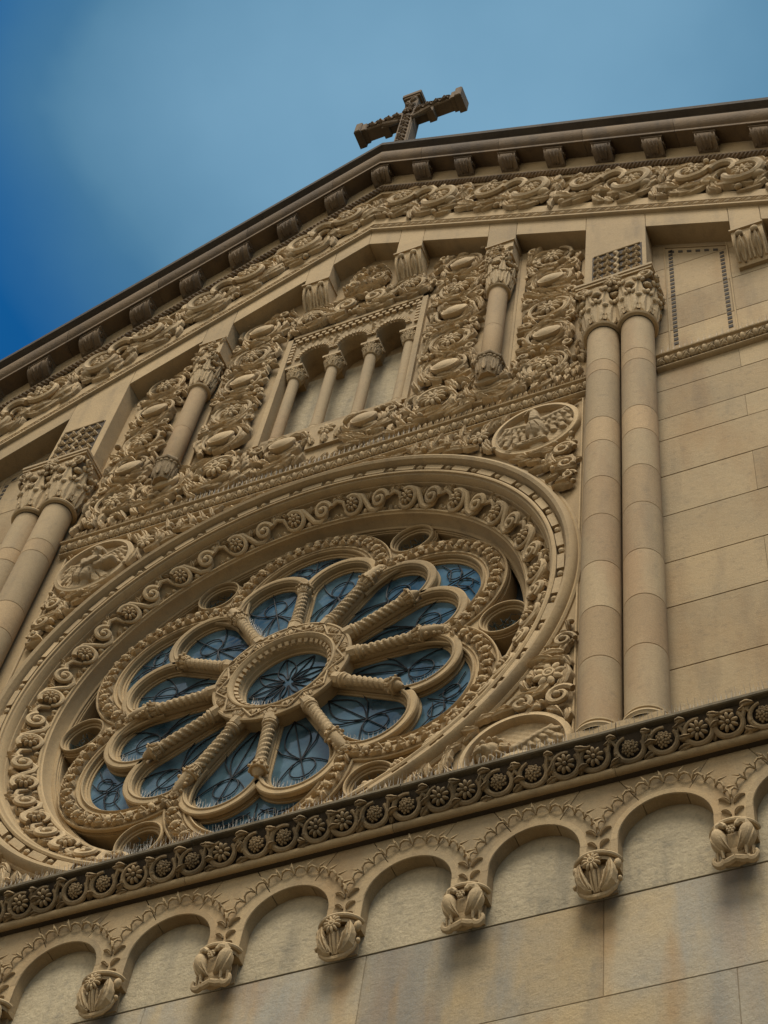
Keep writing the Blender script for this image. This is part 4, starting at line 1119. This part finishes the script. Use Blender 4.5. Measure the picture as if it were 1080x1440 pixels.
for c in (-.535, 0, .535):
    nn = 15
    for i in range(nn):
        th = pi*(i+.5)/nn; fn = polar(.238, th, -.012, (c, 6.66)); hw = .017
        V = [(-hw, -.032, 0), (hw, -.032, 0), (hw, .030, 0), (-hw, .030, 0), (-hw*.9, -.028, .035), (hw*.9, -.028, .035), (hw*.9, .026, .035), (-hw*.9, .026, .035)]
        mb.add(V, [(4, 5, 6, 7), (0, 1, 5, 4), (1, 2, 6, 5), (2, 3, 7, 6), (3, 0, 4, 7)], fn, False)
    ring(mb, [(.27, 0), (.272, -.03), (.282, -.035), (.29, 0)], 28, 0, pi, True, (c, 6.66))
for i in range(19):           # zig-zag dentils and diamonds
    x = -.86+i*.0955
    box(mb, x-.028, x+.028, -.05, 0, 7.215, 7.26); box(mb, x+.02, x+.076, -.04, 0, 7.165, 7.21)
for row, zz in enumerate((7.09, 7.00)):
    for i in range(17):
        x = -.82+i*.1025+(.051 if row else 0)
        if row and min(abs(x-c) for c in (-.535, 0, .535)) < .17: continue
        mb.add([(x-.05, 0, zz), (x, 0, zz-.05), (x+.05, 0, zz), (x, 0, zz+.05), (x, -.045, zz)], [(0, 1, 4), (1, 2, 4), (2, 3, 4), (3, 0, 4)], None, False)
for s in (-1, 1):
    for i in range(7):
        zz = 6.62+i*.085; box(mb, *sorted((s*.86, s*.92)), -.045, 0, zz, zz+.045)
    for x in (s*.267,):
        for i in range(3): mb.add([(x-.04, -.012, 6.90-.09*i), (x, -.012, 6.86-.09*i), (x+.04, -.012, 6.90-.09*i), (x, -.012, 6.94-.09*i), (x, -.05, 6.90-.09*i)], [(0, 1, 4), (1, 2, 4), (2, 3, 4), (3, 0, 4)], None, False)
mb.build('arch_ornament', CARVE, tw)
for x in (-.80, -.267, .267, .80):
    mb = MB(); y0 = .08
    lathe(mb, [(.092, 4.56), (.092, 4.60), (.084, 4.615), (.08, 4.63), (.086, 4.645), (.078, 4.66), (.074, 4.665), (.070, 6.22)], x, y0, 22)
    o = mb.build('colonnette', SHAFT, tw)
    mb = MB(); corinth(mb, x, y0, 6.22, .23, .072, .11, .5, 8); box(mb, x-.125, x+.125, -.03, .18, 6.452, 6.50); box(mb, x-.11, x+.11, -.01, .17, 6.50, 6.53)
    mb.build('capital', CARVE, o)

# ---- niche screen: raked band and hanging piers -------------------
HB, HT, YF = 9.283, 9.70, -.268
def hb(x): return HB-SL*abs(x)
def ht(x): return HT-SL*abs(x)
mb = MB()
def blk(s, a, b, bottom_a, bottom_b, d=0.):
    g = .0025
    p = [(s*(a+g), bottom_a+g), (s*(b-g), bottom_b+g), (s*(b-g), ht(b)), (s*(a+g), ht(a))]
    prism(mb, p if s > 0 else p[::-1], YF-d, .0, .004)
piers = [(.4945, .8737, 8.50), (1.8656, 2.2689, 7.60), (3.2311, 4.0014, 5.04), (5.0107, 5.3777, 5.60), (6.30, 6.70, 4.6), (7.6, 8.0, 3.9)]
for s in (-1, 1):
    x = 0
    for (a, b, zb) in piers:
        blk(s, x, a, hb(x), hb(a))
        p = [(s*(a+.0), zb), (s*(b-.0), zb), (s*b, hb(b)+.0), (s*b, ht(b)), (s*a, ht(a)), (s*a, hb(a))]
        g = .0025
        p = [(s*(a+g), zb), (s*(b-g), zb), (s*(b-g), ht(b)), (s*(a+g), ht(a))]
        prism(mb, p if s > 0 else p[::-1], YF-.001, .0, .004)
        x = b
    blk(s, x, XE, hb(x), hb(XE))
mb.build('niche_screen', LIME, church, 'plain sloping stone band with piers framing the niches')
for s in (-1, 1):
    nm = 'right' if s > 0 else 'left'
    # consoles
    for ci, (a, b, zt) in enumerate(((.4945, .8737, 8.50), (5.0107, 5.3777, 5.60), (7.6, 8.0, 3.9))):
        mb = MB(); cx = (a+b)/2; hw = (b-a)/2
        box(mb, *sorted((s*(a-.015), s*(b+.015))), YF-.03, 0, zt-.035, zt-.002)
        prof = [(0, zt-.55), (-.05, zt-.55), (-.075, zt-.50), (-.12, zt-.42), (-.19, zt-.34), (-.24, zt-.22), (-.262, zt-.10), (-.268, zt-.037), (0, zt-.037)]
        sweepx(mb, prof, sorted((s*a, s*b)))
        for dx in (-.09, .09):
            def fn(V, dx=dx):
                v = V[:, 1]; y = np.interp(v, [0, .05, .13, .21, .33, .45, .52], [-.06, -.08, -.12, -.19, -.24, -.262, -.268])
                return np.stack([s*cx+dx+V[:, 0], y-V[:, 2], zt-.55+v], 1)
            tube(mb, [(-.065, 0.05, .01), (-.07, .25, .015), (-.05, .40, .02), (0, .47, .02), (.05, .40, .02), (.07, .25, .015), (.065, .05, .01)], .014, fn, 6)
            leaf(mb, (0, .03), pi/2, .36, .045, 0, .04, 4, fn, .02, 12)
            ellip(mb, (0, .42, .02), (.05, .045, .035), 0, fn, 10, 6)
        mb.build('console', CARVE, church, 'small carved leaf console under the %s, %s side' % (('middle niche', 'outer niche', 'end niche')[ci], nm))
    # colonnettes hung in the slots
    for (cx, zt) in ((2.067, 7.60),) if True else ():
        mb = MB(); y0 = -.15
        r = .118
        lathe(mb, [(r-.004, 4.48), (r, 4.49), (r, 5.25), (r-.004, 5.255), (r, 5.26), (r, 6.30)], s*cx, y0, 26)
        sh = mb.build('hanging_column', SHAFT2, church, 'short column on an eight sided corbel, %s of the triple window' % nm)
        mb = MB()
        zc0 = 6.32
        corinth(mb, s*cx, y0, zc0, .80, .122, .165, .8, 6)
        for dx in (-1, 1):
            ellip(mb, (0, 0, 0), (.055, .075, .05), 0, flat(s*cx+dx*.13, zc0+.72, -.27), 10, 6)
            spiral(mb, (0, 0), .06, 0, 1.4, .016, flat(s*cx+dx*.125, zc0+.74, -.30, 1, 0, dx), .02, 20, .018)
        box(mb, s*cx-.20, s*cx+.20, YF-.035, 0, 7.56, 7.60)
        box(mb, s*cx-.185, s*cx+.185, YF-.01, 0, 7.15, 7.56)
        for q in range(14):
            leaf(mb, (RS.uniform(-.15, .15), RS.uniform(-.18, .10)), RS.uniform(0, 6.2), .12, .032, RS.uniform(-1, 1), .035, 2, flat(s*cx, 7.38, YF-.01), .02, 8)
        rosette(mb, (0, .02), .07, 7, .04, flat(s*cx, 7.38, YF-.01), .01)
        mb.build('capital', CARVE, sh)
        mb = MB()
        ph = pi/8
        def octo(prof):
            k = len(prof); V = [(s*cx+r/cos(pi/8)*cos(2*pi*j/8+ph), y0+r/cos(pi/8)*sin(2*pi*j/8+ph), z) for j in range(8) for (r, z) in prof]; F = []
            for j in range(8):
                for i in range(k-1):
                    a = j*k+i; b = ((j+1) % 8)*k+i; F.append((a, b, b+1, a+1))
            F += [tuple(j*k for j in range(8))[::-1], tuple(j*k+k-1 for j in range(8))]
            mb.add(V, F, None, False)
        octo([(.165, 4.37), (.172, 4.385), (.172, 4.41), (.155, 4.43), (.15, 4.45), (.135, 4.465), (.13, 4.49)])
        octo([(.10, 4.02), (.125, 4.10), (.145, 4.24), (.150, 4.36), (.156, 4.371)])
        for j in range(8):
            th = 2*pi*j/8
            for q in (-.05, 0, .05):
                fn = cyl(s*cx, y0, 4.34, .15, th+q/.15)
                ellip(mb, (0, 0, .0), (.022, .028, .02), 0, fn, 8, 5)
            leaf(mb, (0, 0), pi/2, .26, .045, 0, .02, 3, cyl(s*cx, y0, 4.06, .13, th), .02, 9)
        box(mb, s*cx-.10, s*cx+.10, -.10, 0, 4.0, 4.37)
        mb.build('corbel_base', SOOTC, sh)
    # pierced leaf panel on the big pier
    mb = MB()
    for ix in range(5):
        for iz in range(6):
            x = 3.40+.119*ix; z = 5.13+.175*iz
            fn = flat(s*x, z, YF-.001, 1, 0, s)
            if ix == 2:
                tube(mb, [(0, -.08, .01), (.03, -.03, .03), (-.02, .03, .03), (0, .09, .01)], .022, fn, 7); continue
            leaf(mb, (-.05, -.04), R_(40), .12, .030, .5, .04, 2, fn, .015, 9)
            leaf(mb, (.05, -.05), R_(110), .11, .026, .6, .04, 2, fn, .015, 9)
            ellip(mb, (.01, .05, .02), (.022, .022, .022), 0, fn, 7, 5)
    for z in np.arange(5.10, 6.25, .175):
        tube(mb, [(s*3.35, YF-.012, z), (s*3.93, YF-.012, z+.0)], .010, None, 6)
    mb.build('pierced_panel', CARVE, church, 'lattice of carved leaves on the pier over the %s column pair' % nm)
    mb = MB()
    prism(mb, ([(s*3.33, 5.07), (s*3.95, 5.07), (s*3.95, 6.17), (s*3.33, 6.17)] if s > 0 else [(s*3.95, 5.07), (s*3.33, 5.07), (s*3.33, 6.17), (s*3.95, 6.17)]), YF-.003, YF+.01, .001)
    mb.build('panel_ground', SOOT_SHADE, church)  # dark sheet filling the gaps between the carved leaves
    # blank framed niches
    for (a, b, dz) in ((4.15, 4.90, 0), (5.5, 6.2, -.95), (6.82, 7.5, -1.8)):
        mb = MB()
        zt_a, zt_b = 9.165-SL*a, 9.165-SL*b
        tube(mb, [(s*a, -.004, 3.42), (s*a, -.004, zt_a), (s*b, -.004, zt_b), (s*b, -.004, 3.42)], .012, None, 5)
        mb.mi = 1; zz = 3.72  # flat dark squares paint the shade of sunken pockets
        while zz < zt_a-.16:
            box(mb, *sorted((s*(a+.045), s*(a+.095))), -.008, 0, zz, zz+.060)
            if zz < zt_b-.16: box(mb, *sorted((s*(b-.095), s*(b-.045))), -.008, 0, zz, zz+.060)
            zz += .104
        x = a+.06
        while x < b-.08:
            V = [(s*x, y, 9.08-SL*x+dzz-.0) for y in (-.008, 0) for dzz in (-.055, 0)]+[(s*(x+.055), y, 9.08-SL*(x+.055)+dzz) for y in (-.008, 0) for dzz in (-.055, 0)]
            mb.add(V, [(0, 1, 3, 2), (4, 6, 7, 5), (0, 4, 5, 1), (0, 2, 6, 4), (1, 5, 7, 3)], None, False)
            x += .105
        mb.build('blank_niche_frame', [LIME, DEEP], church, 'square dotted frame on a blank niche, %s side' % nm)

# ---- raking cornice -----------------------------------------------
CA = 1/sqrt(1+SL*SL); SA = SL*CA
def slope(s, x, h, y):       # origin at (x, h - SL x); u along the slope (down), v up the normal
    def fn(V):
        u, v, w_ = V[:, 0], V[:, 1], V[:, 2]
        return np.stack([s*(x+u*CA+v*SA), y-w_, h-SL*x-u*SA+v*CA], 1)
    return fn
def rprism(mb, prof, s, x0, x1):
    sweepx(mb, prof, sorted((s*x0, s*x1)), rk)
for s in (-1, 1):
    nm = 'right' if s > 0 else 'left'
    mb = MB()
    rprism(mb, [(0, 9.695), (-.30, 9.695), (-.318, 9.71), (-.318, 9.745), (-.285, 9.76), (-.262, 9.80), (-.262, 9.955), (-.285, 9.965), (-.285, 10.165), (-.24, 10.18), (-.24, 11.09), (-.30, 11.10), (-.30, 11.15), (-.30, 11.36), (-.325, 11.38), (-.325, 11.73), (0, 11.74)], s, 0, XE)
    rc = mb.build('raking_cornice', LIME, church, '%s slope of the gable cornice with carved bands and brackets' % nm)
    mb = MB()
    prof = [(-.30, 11.738), (-.545, 11.735), (-.560, 11.73), (-.566, 11.765), (-.556, 11.79), (-.540, 11.81), (-.575, 11.85), (-.600, 11.91), (-.612, 11.98), (-.608, 12.06), (-.590, 12.13), (-.565, 12.18), (-.562, 12.24), (-.640, 12.30), (-.640, 12.386), (-.62, 12.40), (.45, 12.40), (.45, 11.74)]
    for i in range(8):
        a = 0 if i == 0 else i*1.27-.55; b = min((i+1)*1.27-.55, XE)
        if b > a: rprism(mb, prof, s, a+(.0 if i == 0 else .0025), b-.0025)
    mb.build('coping', GABLE, rc)
    mb = MB()   # dark band on top fillet: soot, with the overhang's shade painted in
    for (a, b) in ((0, XE),):
        rprism(mb, [(-.560, 12.19), (-.566, 12.235), (-.646, 12.295), (-.646, 12.388), (-.60, 12.404), (-.5, 12.404)], s, a, b)
    mb.build('coping_lip', SOOT_SHADE, rc)
    # modillions
    k = 0
    while k*.70 < XE-.2:
        x = k*.70
        if k == 0 and s < 0: k += 1; continue
        mb = MB(); hw = .132
        prof = [(-.32, 11.435), (-.350, 11.435), (-.37, 11.45), (-.41, 11.46), (-.465, 11.495), (-.508, 11.555), (-.525, 11.62), (-.52, 11.685), (-.33, 11.685)]
        xs_ = [s*x-hw, 0, s*x+hw] if k == 0 else [s*x-hw, s*x+hw]
        sweepx(mb, prof, xs_, rk)
        sweepx(mb, [(-.32, 11.685), (-.53, 11.687), (-.53, 11.725), (-.32, 11.726)], [xs_[0]-.015]+([0] if k == 0 else [])+[xs_[-1]+.015], rk)
        ys = [-.350, -.41, -.465, -.508, -.525]; hs = [11.438, 11.458, 11.495, 11.555, 11.65]
        def fn(V, x=x):
            v = V[:, 1]; y = np.interp(v, [0, .06, .12, .18, .25], ys); h = np.interp(v, [0, .06, .12, .18, .25], hs)
            X = s*x+V[:, 0]
            return np.stack([X, y-V[:, 2]*.8, h-V[:, 2]*.5+rk(X)], 1)
        for dx in (-.075, 0, .075):
            leaf(mb, (dx*.5, .01), pi/2, .22, .035, -dx*4, .025, 3, fn, .012, 9)
        tube(mb, [(-.10, .0, .004), (-.105, .24, .006)], .014, fn, 6); tube(mb, [(.10, .0, .004), (.105, .24, .006)], .014, fn, 6)
        for sg in (-1, 1):
            def fs(V, sg=sg, x=x):
                X = s*x+sg*(hw+V[:, 2]); return np.stack([X, -.425+V[:, 0], 11.60+V[:, 1]+rk(X)], 1)
            spiral(mb, (0, 0), .06, 0, 1.4, .012, fs, .0, 18, .014)
        mb.build('modillion', GABLE, rc)
        k += 1
    # rope mouldings
    mb = MB(); Ls = XE/CA; u = .03
    while u < Ls-.1:
        fn = slope(s, 0, 11.255, -.30)
        tube(mb, [(u-.055, -.065, .012), (u-.01, -.01, .045), (u+.045, .065, .012)], [.018, .034, .018], fn, 6)
        if int(u/.062) % 5 == 0: ellip(mb, (u, .03, .03), (.05, .03, .03), .7, fn, 8, 5)
        u += .062
    mb.build('rope_moulding', GABLE, rc)
    mb = MB(); u = .03
    while u < Ls-.1:
        fn = slope(s, 0, 9.855, -.262)
        q = .7+.6*RS.rand()
        leaf(mb, (u, -.075), R_(62), .15, .026, .35, .038, 0, fn, .015, 8, .004)
        if int(u/.05) % 3 == 0: ellip(mb, (u+.02, -.01, .025), (.016, .055, .024), -.5, fn, 7, 5)
        u += .050
    mb.build('leaf_moulding', CARVE, rc)
    # great scroll frieze
    mb = MB(); per = 1.41/CA; f0 = slope(s, 0, 10.63, -.285); rnd = random.Random(3)
    i = 0
    while (i+1)*per < Ls+1.0:
        u0 = i*per
        def f(V, u0=u0): V = V.copy(); V[:, 0] += u0; return f0(V)
        A = (.47, .10); B = (.90, .10); C = (1.27, -.02)
        # flower A, ring and long leaf under it
        rosette(mb, A, .150, 9, .10, f, .03, 1)
        tube(mb, arc(A[0], A[1], .205, R_(150), R_(372), 26, .08), [.015, .045, .05, .055, .05], f, 8)
        leaf(mb, (.06, -.16), R_(-28), .46, .115, R_(34), .10, 4, f, .02, 13)
        leaf(mb, (.44, -.27), R_(-2), .36, .085, R_(30), .09, 4, f, .02, 12)
        leaf(mb, (.10, .04), R_(80), .30, .075, R_(-70), .08, 3, f, .03, 11)
        leaf(mb, (.05, -.05), R_(130), .22, .06, R_(-60), .08, 3, f, .04, 10)
        # arch over B
        tube(mb, arc(B[0], B[1]-.02, .17, R_(185), R_(-25), 20, .08), [.05, .06, .05, .055], f, 8)
        tube(mb, arc(B[0]+.01, B[1]-.05, .095, R_(180), R_(0), 14, .03), [.03, .035, .03], f, 7)
        leaf(mb, (.72, -.10), R_(-40), .34, .10, R_(60), .10, 4, f, .02, 12)
        leaf(mb, (.70, .24), R_(60), .20, .05, R_(-80), .06, 3, f, .03, 9); leaf(mb, (.99, .30), R_(10), .22, .05, R_(-50), .06, 3, f, .03, 9)
        # flower C with its big curl
        rosette(mb, C, .155, 10, .10, f, .03, 1)
        tube(mb, arc(C[0], C[1], .225, R_(140), R_(-150), 30, .08), [.05, .065, .06, .06, .065, .05], f, 8)
        leaf(mb, (1.02, -.24), R_(-18), .44, .095, R_(50), .10, 4, f, .02, 12)
        ellip(mb, (1.52, -.10, .05), (.10, .085, .07), .6, f, 12, 7)
        leaf(mb, (1.46, .08), R_(70), .26, .06, R_(-60), .07, 3, f, .03, 10); leaf(mb, (1.28, .28), R_(20), .24, .05, R_(-40), .06, 3, f, .03, 9)
        leaf(mb, (1.60, -.30), R_(95), .30, .06, R_(-30), .07, 3, f, .03, 10); leaf(mb, (1.66, .0), R_(80), .28, .06, R_(40), .07, 3, f, .03, 10)
        swirl_fill(mb, f, .03, per-.03, -.36, .38, [(A[0], A[1], .24), (C[0], C[1], .27), (B[0], B[1], .2)], .17, .30, .060, .055, rnd)
        for q in range(7):
            ellip(mb, (rnd.uniform(.1, 1.6), rnd.choice((.31, -.33))+rnd.uniform(-.02, .02), .02), (.035, .028, .03), rnd.uniform(0, 3), f, 8, 5)
        i += 1
    # drop what runs past the end of the cornice
    mb.build('scroll_frieze', CARVE, rc)

# ---- body and roof of the church behind the front -----------------
mb = MB(); yb = 26.
zt = lambda x: 12.38-SL*abs(x)
V = [(-XE+.1, .30, GROUND), (XE-.1, .30, GROUND), (XE-.1, .30, zt(XE)-.5), (0, .30, zt(0)-.5), (-XE+.1, .30, zt(XE)-.5)]
V += [(x, yb, z) for x, y, z in V]
mb.add(V, [(5, 6, 7, 8, 9), (1, 6, 5, 0), (2, 7, 6, 1), (4, 0, 5, 9)], None, False)
body = mb.build('nave_wall', WALL, church, 'side walls of the church behind the front')
mb = MB()
for s in (-1, 1):
    V = [(0, .45, zt(0)-.12), (s*XE, .45, zt(XE)-.12), (s*XE, yb, zt(XE)-.12), (0, yb, zt(0)-.12), (0, .45, zt(0)-.3), (s*XE, .45, zt(XE)-.3), (s*XE, yb, zt(XE)-.3), (0, yb, zt(0)-.3)]
    mb.add(V, [(0, 1, 2, 3), (4, 5, 6, 7), (0, 1, 5, 4), (1, 2, 6, 5), (2, 3, 7, 6)], None, False)
mb.build('roof', ROOFM, church)
# upper gable filling behind bands
mb = MB(); P = [(-XE, 6.0-.2), (XE, 6.0-.2), (XE, 12.0-SL*XE), (0, 12.0), (-XE, 12.0-SL*XE)]
V = [(x, y, z) for y in (.12, .42) for x, z in [(-XE+.05, 3.3), (XE-.05, 3.3), (XE-.05, 12.0-SL*XE), (0, 12.0), (-XE+.05, 12.0-SL*XE)]]
V = [(x, (.341 if y < .3 else .44), z) for x, y, z in V]
mb.add(V, [(0, 1, 2, 3, 4), (9, 8, 7, 6, 5)], None, False); mb.build('gable_core', LIME, church)
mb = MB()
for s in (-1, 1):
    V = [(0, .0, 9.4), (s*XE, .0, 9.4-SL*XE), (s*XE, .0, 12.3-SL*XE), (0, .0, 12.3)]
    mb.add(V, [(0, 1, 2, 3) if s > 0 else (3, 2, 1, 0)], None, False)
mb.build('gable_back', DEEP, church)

# ---- cross ---------------------------------------------------------
cross = empty('stone_cross', (0, -.13, 12.40), 'dark carved stone cross standing on the peak of the gable', 'cross')
y0, y1 = -.26, 0.0
mb = MB()
def cb(x0, x1, ya, yb, za, zb, c=.012):
    prism(mb, [(x0, za), (x1, za), (x1, zb), (x0, zb)], ya, yb, c)
cb(-.19, .19, y0-.06, y1+.06, 12.40, 12.62); cb(-.15, .15, y0-.03, y1+.03, 12.62, 12.75)
prism(mb, [(-.135, 12.75), (.135, 12.75), (.115, 14.80), (-.115, 14.80)], y0+.02, y1-.02, .02)
cb(-.115, .115, y0+.02, y1-.02, 15.04, 15.60, .02)
cb(-.15, .15, y0-.01, y1+.01, 15.60, 15.66); cb(-.17, .17, y0-.03, y1+.03, 15.66, 15.78)
mb.build('shaft', GABLE, cross)
mb = MB()
cb(-.80, .80, y0+.02, y1-.02, 14.80, 15.04, .02)
for s in (-1, 1):
    a, b = sorted((s*.76, s*.86)); cb(a, b, y0, y1, 14.78, 15.08)
    a, b = sorted((s*.84, s*.96)); cb(a, b, y0-.03, y1+.03, 14.74, 15.12, .018)
    a, b = sorted((s*.12, s*.40)); cb(a, b, y0+.05, y1-.05, 14.66, 14.80)
    a, b = sorted((s*.34, s*.46)); cb(a, b, y0+.03, y1-.03, 14.60, 14.80)
    tube(mb, [(s*.12, y0+.0, 14.5), (s*.26, y0+.02, 14.62), (s*.42, y0+.02, 14.68)], [.035, .05, .06], None, 8)
mb.build('arms', GABLE, cross)
mb = MB()
fn = flat(0, 0, y0+.02)
tube(mb, [(-.105, 12.8, .0), (-.095, 14.8, 0)], .015, fn, 6); tube(mb, [(.105, 12.8, .0), (.095, 14.8, 0)], .015, fn, 6)
z = 12.85; i = 0
while z < 14.75:
    sg = 1 if i % 2 else -1
    leaf(mb, (-sg*.07, z), R_(90-sg*38), .19, .045, 0, .05, 3, fn, .01, 9)
    ellip(mb, (sg*.045, z+.02, .02), (.035, .045, .03), 0, fn, 8, 5)
    z += .16; i += 1
rosette(mb, (0, 14.92), .10, 8, .06, fn)
for s in (-1, 1):
    for q in range(4):
        leaf(mb, (s*(.14+.15*q), 14.84), R_(90-s*50), .20, .05, 0, .05, 2, fn, .01, 9)
        tube(mb, [(s*(.13+.15*q), 14.84, .01), (s*(.20+.15*q), 14.99, .03), (s*(.28+.15*q), 14.85, .01)], .018, fn, 6)
for q in range(3): leaf(mb, (0, 15.08+.16*q), R_(90+(30 if q % 2 else -30)), .2, .06, 0, .05, 3, fn, .01, 9)
mb.build('carving', GABLE, cross)

# ---- bird spikes ---------------------------------------------------
def spikes(name, line, step, h, label, lean=.35, rad=.0026, dirn=None, curve=False):
    """thin wires rising from a ledge; line = list of (x, y, z)"""
    mb = MB(); P = np.array(line, float); seg = np.linalg.norm(np.diff(P, axis=0), axis=1); cum = np.concatenate([[0], np.cumsum(seg)])
    n = int(cum[-1]/step); T = np.linspace(0, cum[-1], n)
    for i, t in enumerate(T):
        p = np.array([np.interp(t, cum, P[:, k]) for k in range(3)])
        a = (i % 3-1)*lean+RS.uniform(-.10, .10); hh = h*RS.uniform(.8, 1.1); b = RS.uniform(-.12, .12)
        q = p+np.array([hh*b, -hh*sin(a), hh*cos(a)])
        V = []
        for (pp, rr) in ((p, rad), (q, rad*.5)):
            for k in range(3): V.append((pp[0]+rr*cos(2.09*k), pp[1]+rr*sin(2.09*k), pp[2]))
        mb.add(V, [(0, 1, 4, 3), (1, 2, 5, 4), (2, 0, 3, 5)], None, False)
    # base rail
    tube(mb, P, .004, None, 4)
    o = mb.build(name, WIRE); o['label'] = label; o['category'] = 'bird spikes'; o['group'] = 'bird spike strips on the church ledges'
    return o
spikes('bird_spike_strip', [(-6.5, -.35, -3.20), (6.8, -.35, -3.20)], .012, .125, 'long strip of thin pale bird spikes along the dark vine cornice')
spikes('bird_spike_strip', [(-1.6, -.10, 3.40), (1.3, -.10, 3.40)], .020, .11, 'short strip of bird spikes on the string course over the rose window top')
spikes('bird_spike_strip', [(4.05, -.10, 3.40), (6.5, -.10, 3.40)], .022, .10, 'strip of bird spikes on the string course right of the paired columns')
spikes('bird_spike_strip', [(.3, -.58, 12.40-SL*.3), (7.2, -.58, 12.40-SL*7.2)], .05, .11, 'strip of bird spikes along the right slope of the gable', .25)
spikes('bird_spike_strip', [(-.3, -.58, 12.40-SL*.3), (-7.2, -.58, 12.40-SL*7.2)], .05, .11, 'strip of bird spikes along the left slope of the gable', .25)
spikes('bird_spike_strip', [(-.12, -.13, 15.78), (.14, -.13, 15.78)], .02, .16, 'tuft of bird spikes on top of the stone cross', .5, .003)
def arcline(c, r, a0, a1, y, n=20): return [(c[0]+r*cos(t), y, c[1]+r*sin(t)) for t in np.linspace(a0, a1, n)]
where = {0: 'right', 1: 'upper right', 2: 'upper right of centre', 3: 'upper left of centre', 4: 'upper left', 5: 'left upper', 6: 'left', 7: 'lower left', 8: 'lower left of centre', 9: 'bottom', 10: 'lower right', 11: 'right lower'}
clock = {0: 'two', 1: 'one', 2: 'twelve', 3: 'eleven', 4: 'ten', 5: 'nine', 6: 'eight', 7: 'seven', 8: 'six', 9: 'five', 10: 'four', 11: 'three'}
for k in range(12):
    a = radians(15+30*k); c = (CP*cos(a), CP*sin(a))
    if sin(a) > .1:     # upper petals: spikes on the sloping mullion side below the opening
        m1 = a-radians(15) if cos(a) > 0 else a+radians(15)
        n_ = (-sin(m1), cos(m1)) if cos(a) > 0 else (sin(m1), -cos(m1))
        ln_ = [(t*cos(m1)+n_[0]*.072, PT+.03, t*sin(m1)+n_[1]*.072) for t in (.80, 1.1, 1.45)]
    else:
        ln_ = arcline(c, .315, -pi/2-.95, -pi/2+.95, PT+.03)
    spikes('bird_spike_strip', ln_, .014, .105, 'bird spikes inside the rose window petal nearest half past %s o\'clock' % clock[k], .3, .0028)
for k in range(6):
    b = radians(60*k); c = (2.27*cos(b), 2.27*sin(b))
    if k in (4, 5): spikes('bird_spike_strip', arcline(c, .19, -pi/2-.9, -pi/2+.9, PT+.02), .012, .14, 'bird spikes in the small round opening at the %s of the rose window' % ('lower left' if k == 4 else 'lower right'), .3, .0028)
spikes('bird_spike_strip', arcline((0, 0), .415, -pi/2-.9, -pi/2+.9, .40), .012, .08, 'bird spikes inside the central round pane of the rose window', .3, .0028)

# ---- ground --------------------------------------------------------
mb = MB(); box(mb, -400, 400, -400, 400, GROUND-.6, GROUND-.154); o = mb.build('ground', PAVE); o['kind'] = 'structure'
mb = MB(); box(mb, -400, 400, -16, -6.3, GROUND-.3, GROUND-.15); o = mb.build('road', ASPH); o['kind'] = 'structure'
mb = MB(); box(mb, -400, 400, -6.0, 60, GROUND-.3, GROUND); o = mb.build('pavement', PAVE); o['kind'] = 'structure'
mb = MB(); box(mb, -400, 400, -6.3, -6.0, GROUND-.3, GROUND-.003); o = mb.build('kerb', KERB); o['kind'] = 'structure'
mb = MB(); box(mb, -400, 400, -20.5, -16, GROUND-.3, GROUND-.01); o = mb.build('far_pavement', PAVE); o['kind'] = 'structure'
